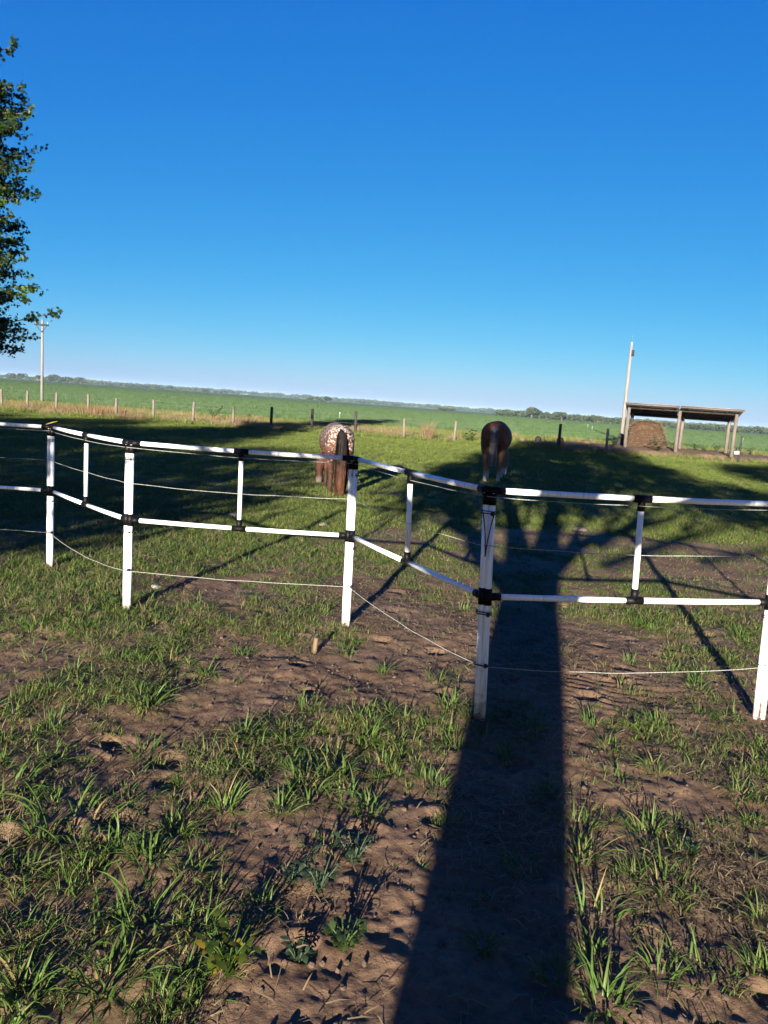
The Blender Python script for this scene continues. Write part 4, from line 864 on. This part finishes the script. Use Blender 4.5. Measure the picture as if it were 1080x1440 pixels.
# rougher growth along the wire fence and up to the field
rough_ = [blade_mesh('rough', M['grass'], rs, 60, .22, .10, .34, .014, (.2, 1.2), .3, seg=3, dryp=.35) for _ in range(4)] + [blade_mesh('rough', M['drygrass'], rs, 60, .22, .12, .42, .012, (.1, .9), .28, seg=3, dryp=.3) for _ in range(4)]
x, y = wedge(15000, 37.2, 54, 1.0, 2, .55)
c = cover(x, y); st_ = fbm(x, y, 3, 3, 77); keep = rng.uniform(0, 1, len(x)) < np.clip(c * 1.5 - .15, 0, 1); x, y, st_ = x[keep], y[keep], st_[keep]
dryk = rng.uniform(0, 1, len(x)) < smooth(.42, .62, st_) * np.where((y < 46), .5, .2)
gn_scatter('verge_grass', 'rough green and tan grass growing along the wire fence', np.column_stack([x, y, gz(x, y) - .01]), rough_, np.where(dryk, 4, 0) + rng.integers(0, 4, len(x)), rng.uniform(.5, 1.1, len(x)))
# standing crop on the field, in patches that widen with distance
crop = [blade_mesh('crop', M['crop'], rs, 130, .5, .22, .40, .02, (.1, .9), .22, seg=2, dryp=.05) for _ in range(5)]
d = np.exp(rng.uniform(math.log(52), math.log(1100), 26000)); a_ = rng.uniform(-32, 34, len(d)) * math.pi / 180; x, y = d * np.sin(a_), d * np.cos(a_)
ok = y > 53.5 + 6 * smooth(.15, .5, a_); x, y, d = x[ok], y[ok], d[ok]; w = d * .012 * rng.uniform(.8, 1.3, len(d)) + .4
gn_scatter('crop', 'young green crop standing in the field beyond the wire fence', np.column_stack([x, y, dip(x, y) + .02]), crop, rng.integers(0, 5, len(x)), np.column_stack([w, w, rng.uniform(.75, 1.15, len(x))]), .0)
# dead straw and soil crumbs
def straw_piece(rs):
    mb_v, F = [], []
    for k in range(9):
        a = rs.uniform(0, 6.28); p = np.append(rs.normal(0, .05, 2), rs.uniform(.002, .012)); d = np.array([math.cos(a), math.sin(a), rs.normal(0, .12)]); ln = rs.uniform(.012, .042); s_ = np.array([-d[1], d[0], 0]) * rs.uniform(.0009, .002)
        q = p + np.array([0, 0, .006]); b = len(mb_v); mb_v += [p - d * ln - s_, p - d * ln + s_, q + s_, q - s_, p + d * ln]; F += [(b, b + 1, b + 2, b + 3), (b + 3, b + 2, b + 4, b + 4)]
    F = np.array(F); V = np.array(mb_v)
    return mesh_np('straw', V, [F[F[:, 2] != F[:, 3]], F[F[:, 2] == F[:, 3]][:, :3]], False, {'dry': np.repeat(rs.uniform(0, 1, 9), 5)})
sm = [straw_piece(rs) for _ in range(6)]
for me in sm: me.materials.append(M['straw'])
x, y = wedge(45000, 1.3, 8, .6, 1.8); s_ = strawy(x, y); keep = rng.uniform(0, 1, len(x)) < .10 + .9 * s_; x, y = x[keep], y[keep]
gn_scatter('dead_straw', 'dead straw and grass stems littering the soil before the fence', np.column_stack([x, y, gz(x, y) + .001]), sm, rng.integers(0, 6, len(x)), rng.uniform(.7, 1.4, len(x)), .15)
def clod(seed):
    bm = bmesh.new(); bmesh.ops.create_icosphere(bm, subdivisions=1, radius=1); rr_ = random.Random(seed)
    for v in bm.verts: v.co = v.co * rr_.uniform(.6, 1.15); v.co.z *= .7
    me = bpy.data.meshes.new('clod'); bm.to_mesh(me); bm.free(); me.materials.append(M['clod']); return me
x, y = wedge(46000, 1.3, 13, .7, 1.8); c = cover(x, y); keep = rng.uniform(0, 1, len(x)) < .75 - .5 * c; x, y = x[keep], y[keep]
gn_scatter('soil_crumbs', 'small crumbs and clods of dry brown soil', np.column_stack([x, y, gz(x, y) + .001]), [clod(i) for i in range(5)], rng.integers(0, 5, len(x)), .0028 + .013 * rng.uniform(0, 1, len(x)) ** 5, .8)

# weeds with broad leaves
def weed_mesh(mat, seed, nstem, h, leaf, yellow=0.):
    rs = np.random.default_rng(seed); V, Q, D = [], [], []; b = 0
    for _ in range(nstem):
        a = rs.uniform(0, 6.28); tip = np.array([math.cos(a) * h * .55, math.sin(a) * h * .55, h * rs.uniform(.6, 1)]); base = np.array([0, 0, -.01])
        for q in np.linspace(.12, 1, 9):
            c = base + tip * np.array([q, q, q ** .85]); la = rs.uniform(0, 6.28); d = np.array([math.cos(la), math.sin(la), rs.uniform(-.1, .6)]); d /= np.linalg.norm(d)
            s = np.cross(d, [0, 0, 1]); s /= np.linalg.norm(s); ln = leaf * rs.uniform(.6, 1.2); w = ln * .24
            pts = [c, c + d * ln * .35 + s * w, c + d * ln * .35 - s * w, c + d * ln * .75 + s * w * .8 - np.array([0, 0, ln * .06]), c + d * ln * .75 - s * w * .8 - np.array([0, 0, ln * .06]), c + d * ln - np.array([0, 0, ln * .16])]
            V += pts; Q += [(b, b + 1, b + 2, b + 2), (b + 1, b + 3, b + 4, b + 2), (b + 3, b + 5, b + 4, b + 4)]; D += [(1. if rs.uniform() < yellow else rs.uniform(0, .2))] * 6; b += 6
    Q = np.array(Q); me = mesh_np('leaves', np.array(V), [Q[Q[:, 2] != Q[:, 3]], Q[Q[:, 2] == Q[:, 3]][:, :3]], False, {'dry': np.array(D)}); me.materials.append(mat); return me
def weed(label, x, y, mat, seed, nstem, h, leaf, yellow=0., group=None):
    t = thing('weed', label, 'weed', (x, y, float(gz(x, y))), 0, group); rs = np.random.default_rng(seed)
    obj('leaves', weed_mesh(mat, seed, nstem, h, leaf, yellow), None, t); mb = MB(); rs = np.random.default_rng(seed)
    for k in range(nstem):
        a = k * 6.28 / nstem; mb.tube([(0, 0, -.02), (math.cos(a) * h * .25, math.sin(a) * h * .25, h * .4), (math.cos(a) * h * .5, math.sin(a) * h * .5, h * .8)], .0025, 5)
    mb.build('stems', mat, t)
weed('broad-leaved weed with yellowing leaves on bare soil beside the trunk shadow', -.36, 2.02, M['yelweed'], 61, 10, .13, .042, .25)
weed('upright grey-green weed on bare soil beside the trunk shadow', -.13, 2.40, M['greyweed'], 62, 6, .12, .034)
weed('spreading grey-green weed just beyond the upright one', -.02, 2.58, M['greyweed'], 63, 9, .11, .032)
weed('small grey-green weed seedling next to the upright one', -.23, 2.43, M['greyweed'], 64, 5, .07, .028)
weed('low feathery green weed at the edge of the trunk shadow', -.03, 2.14, M['weed'], 65, 10, .09, .035)
weed('tiny grey-green weed beside the yellowing one', -.16, 2.06, M['greyweed'], 66, 5, .07, .035)
weed('small round-leaved weed beyond the straw-covered soil', 1.28, 2.78, M['weed'], 67, 6, .06, .03)
for i, (x, y) in enumerate(((18.2, 49.3), (19.4, 49.0), (20.6, 48.7), (21.5, 48.2), (22.3, 47.9))):
    weed('small dark leafy weed on the bare soil behind the open shed', x, y, M['weed'], 70 + i, 9, .38 + .08 * (i % 3), .17, 0, 'weeds behind the open shed')
for i, (x, y, h) in enumerate(((-10.2, 44.5, 1.0), (12.6, 43.6, .8), (15.0, 43.0, .85), (4.0, 38.8, .7))):
    weed(['leafy green weed beyond the wire fence on the maple side', 'leafy green weed between the pole and the dark post', 'leafy green weed in front of the hay bale', 'leafy green weed at the foot of a wire fence post'][i], x, y, M['weed'], 80 + i, 12, h, .22)

# dry grass clumps along the wire fence
def dry_clump(label, x, y, w, h, mat, seed, n=260, up=.2, group=None):
    rs = np.random.default_rng(seed)
    V, q, t, D = blades(rs, n, w * .5, h * .5, h, .016, (.1, .8), up, seg=4, dryp=.3)
    V[:, 0] *= 1.0
    me = mesh_np('dry_grass_clump', V, [q, t], True, {'dry': D}); me.materials.append(M[mat]); o = obj('dry_grass_clump', me); o.location = (x, y, float(gz(x, y)) - .02)
    return tag(o, label, 'dry grass', group or 'dry grass clumps along the wire fence')
dry_clump('tall tan dry grass clump standing upright between two pale fence posts', 1.88, 38.0, .55, 1.25, 'drygrass', 91, 220, .16)
dry_clump('wide russet dry grass thicket by the wire fence below the maple', -14.6, 39.2, 2.4, .85, 'russet', 92, 620)
dry_clump('russet dry grass patch beside the wide thicket, near the crossarm pole', -16.9, 40.0, 1.6, .7, 'russet', 93, 380)
dry_clump('russet dry grass patch at the far end of the wire fence', -19.2, 41.0, 2.2, .65, 'russet', 94, 420)
dry_clump('tan matted dry grass heap beside the speckled horse', -.5, 39.6, 1.9, .6, 'drygrass', 95, 500, .5)
dry_clump('low tan dry grass clump between the heap and a pale post', .35, 38.6, .9, .5, 'drygrass', 96, 240, .4)
dry_clump('tan dry grass clump at the foot of a pale fence post', -9.6, 38.8, .8, .55, 'drygrass', 97, 200)
dry_clump('russet dry grass clump midway along the wire fence', -7.4, 39.1, 1.2, .65, 'russet', 98, 260)
dry_clump('small tan dry grass clump near the chestnut horse', 3.3, 38.9, .8, .55, 'drygrass', 99, 200)
dry_clump('thin brown dead stalks around the dark fence post', 7.9, 38.4, .9, .95, 'russet', 100, 90, .15)
dry_clump('small russet clump beside a wire fence post', -11.2, 39.0, .7, .5, 'russet', 101, 160)

# ------------------------------------------------------------------ air
def haze():
    m, N, L, P = mat_new('haze'); N.remove(P); v = N.new('ShaderNodeVolumePrincipled'); v.inputs['Density'].default_value = .00011; v.inputs['Color'].default_value = (.60, .82, 1, 1); v.inputs['Anisotropy'].default_value = 0
    L.new(v.outputs[0], N['Material Output'].inputs['Volume'])
    tag(MB().box((0, 1000, 7.5), (15000, 15000, 24)).build('haze', m), 'pale blue morning haze over the field', None, None, 'stuff')
HAZE = True
if HAZE: haze()
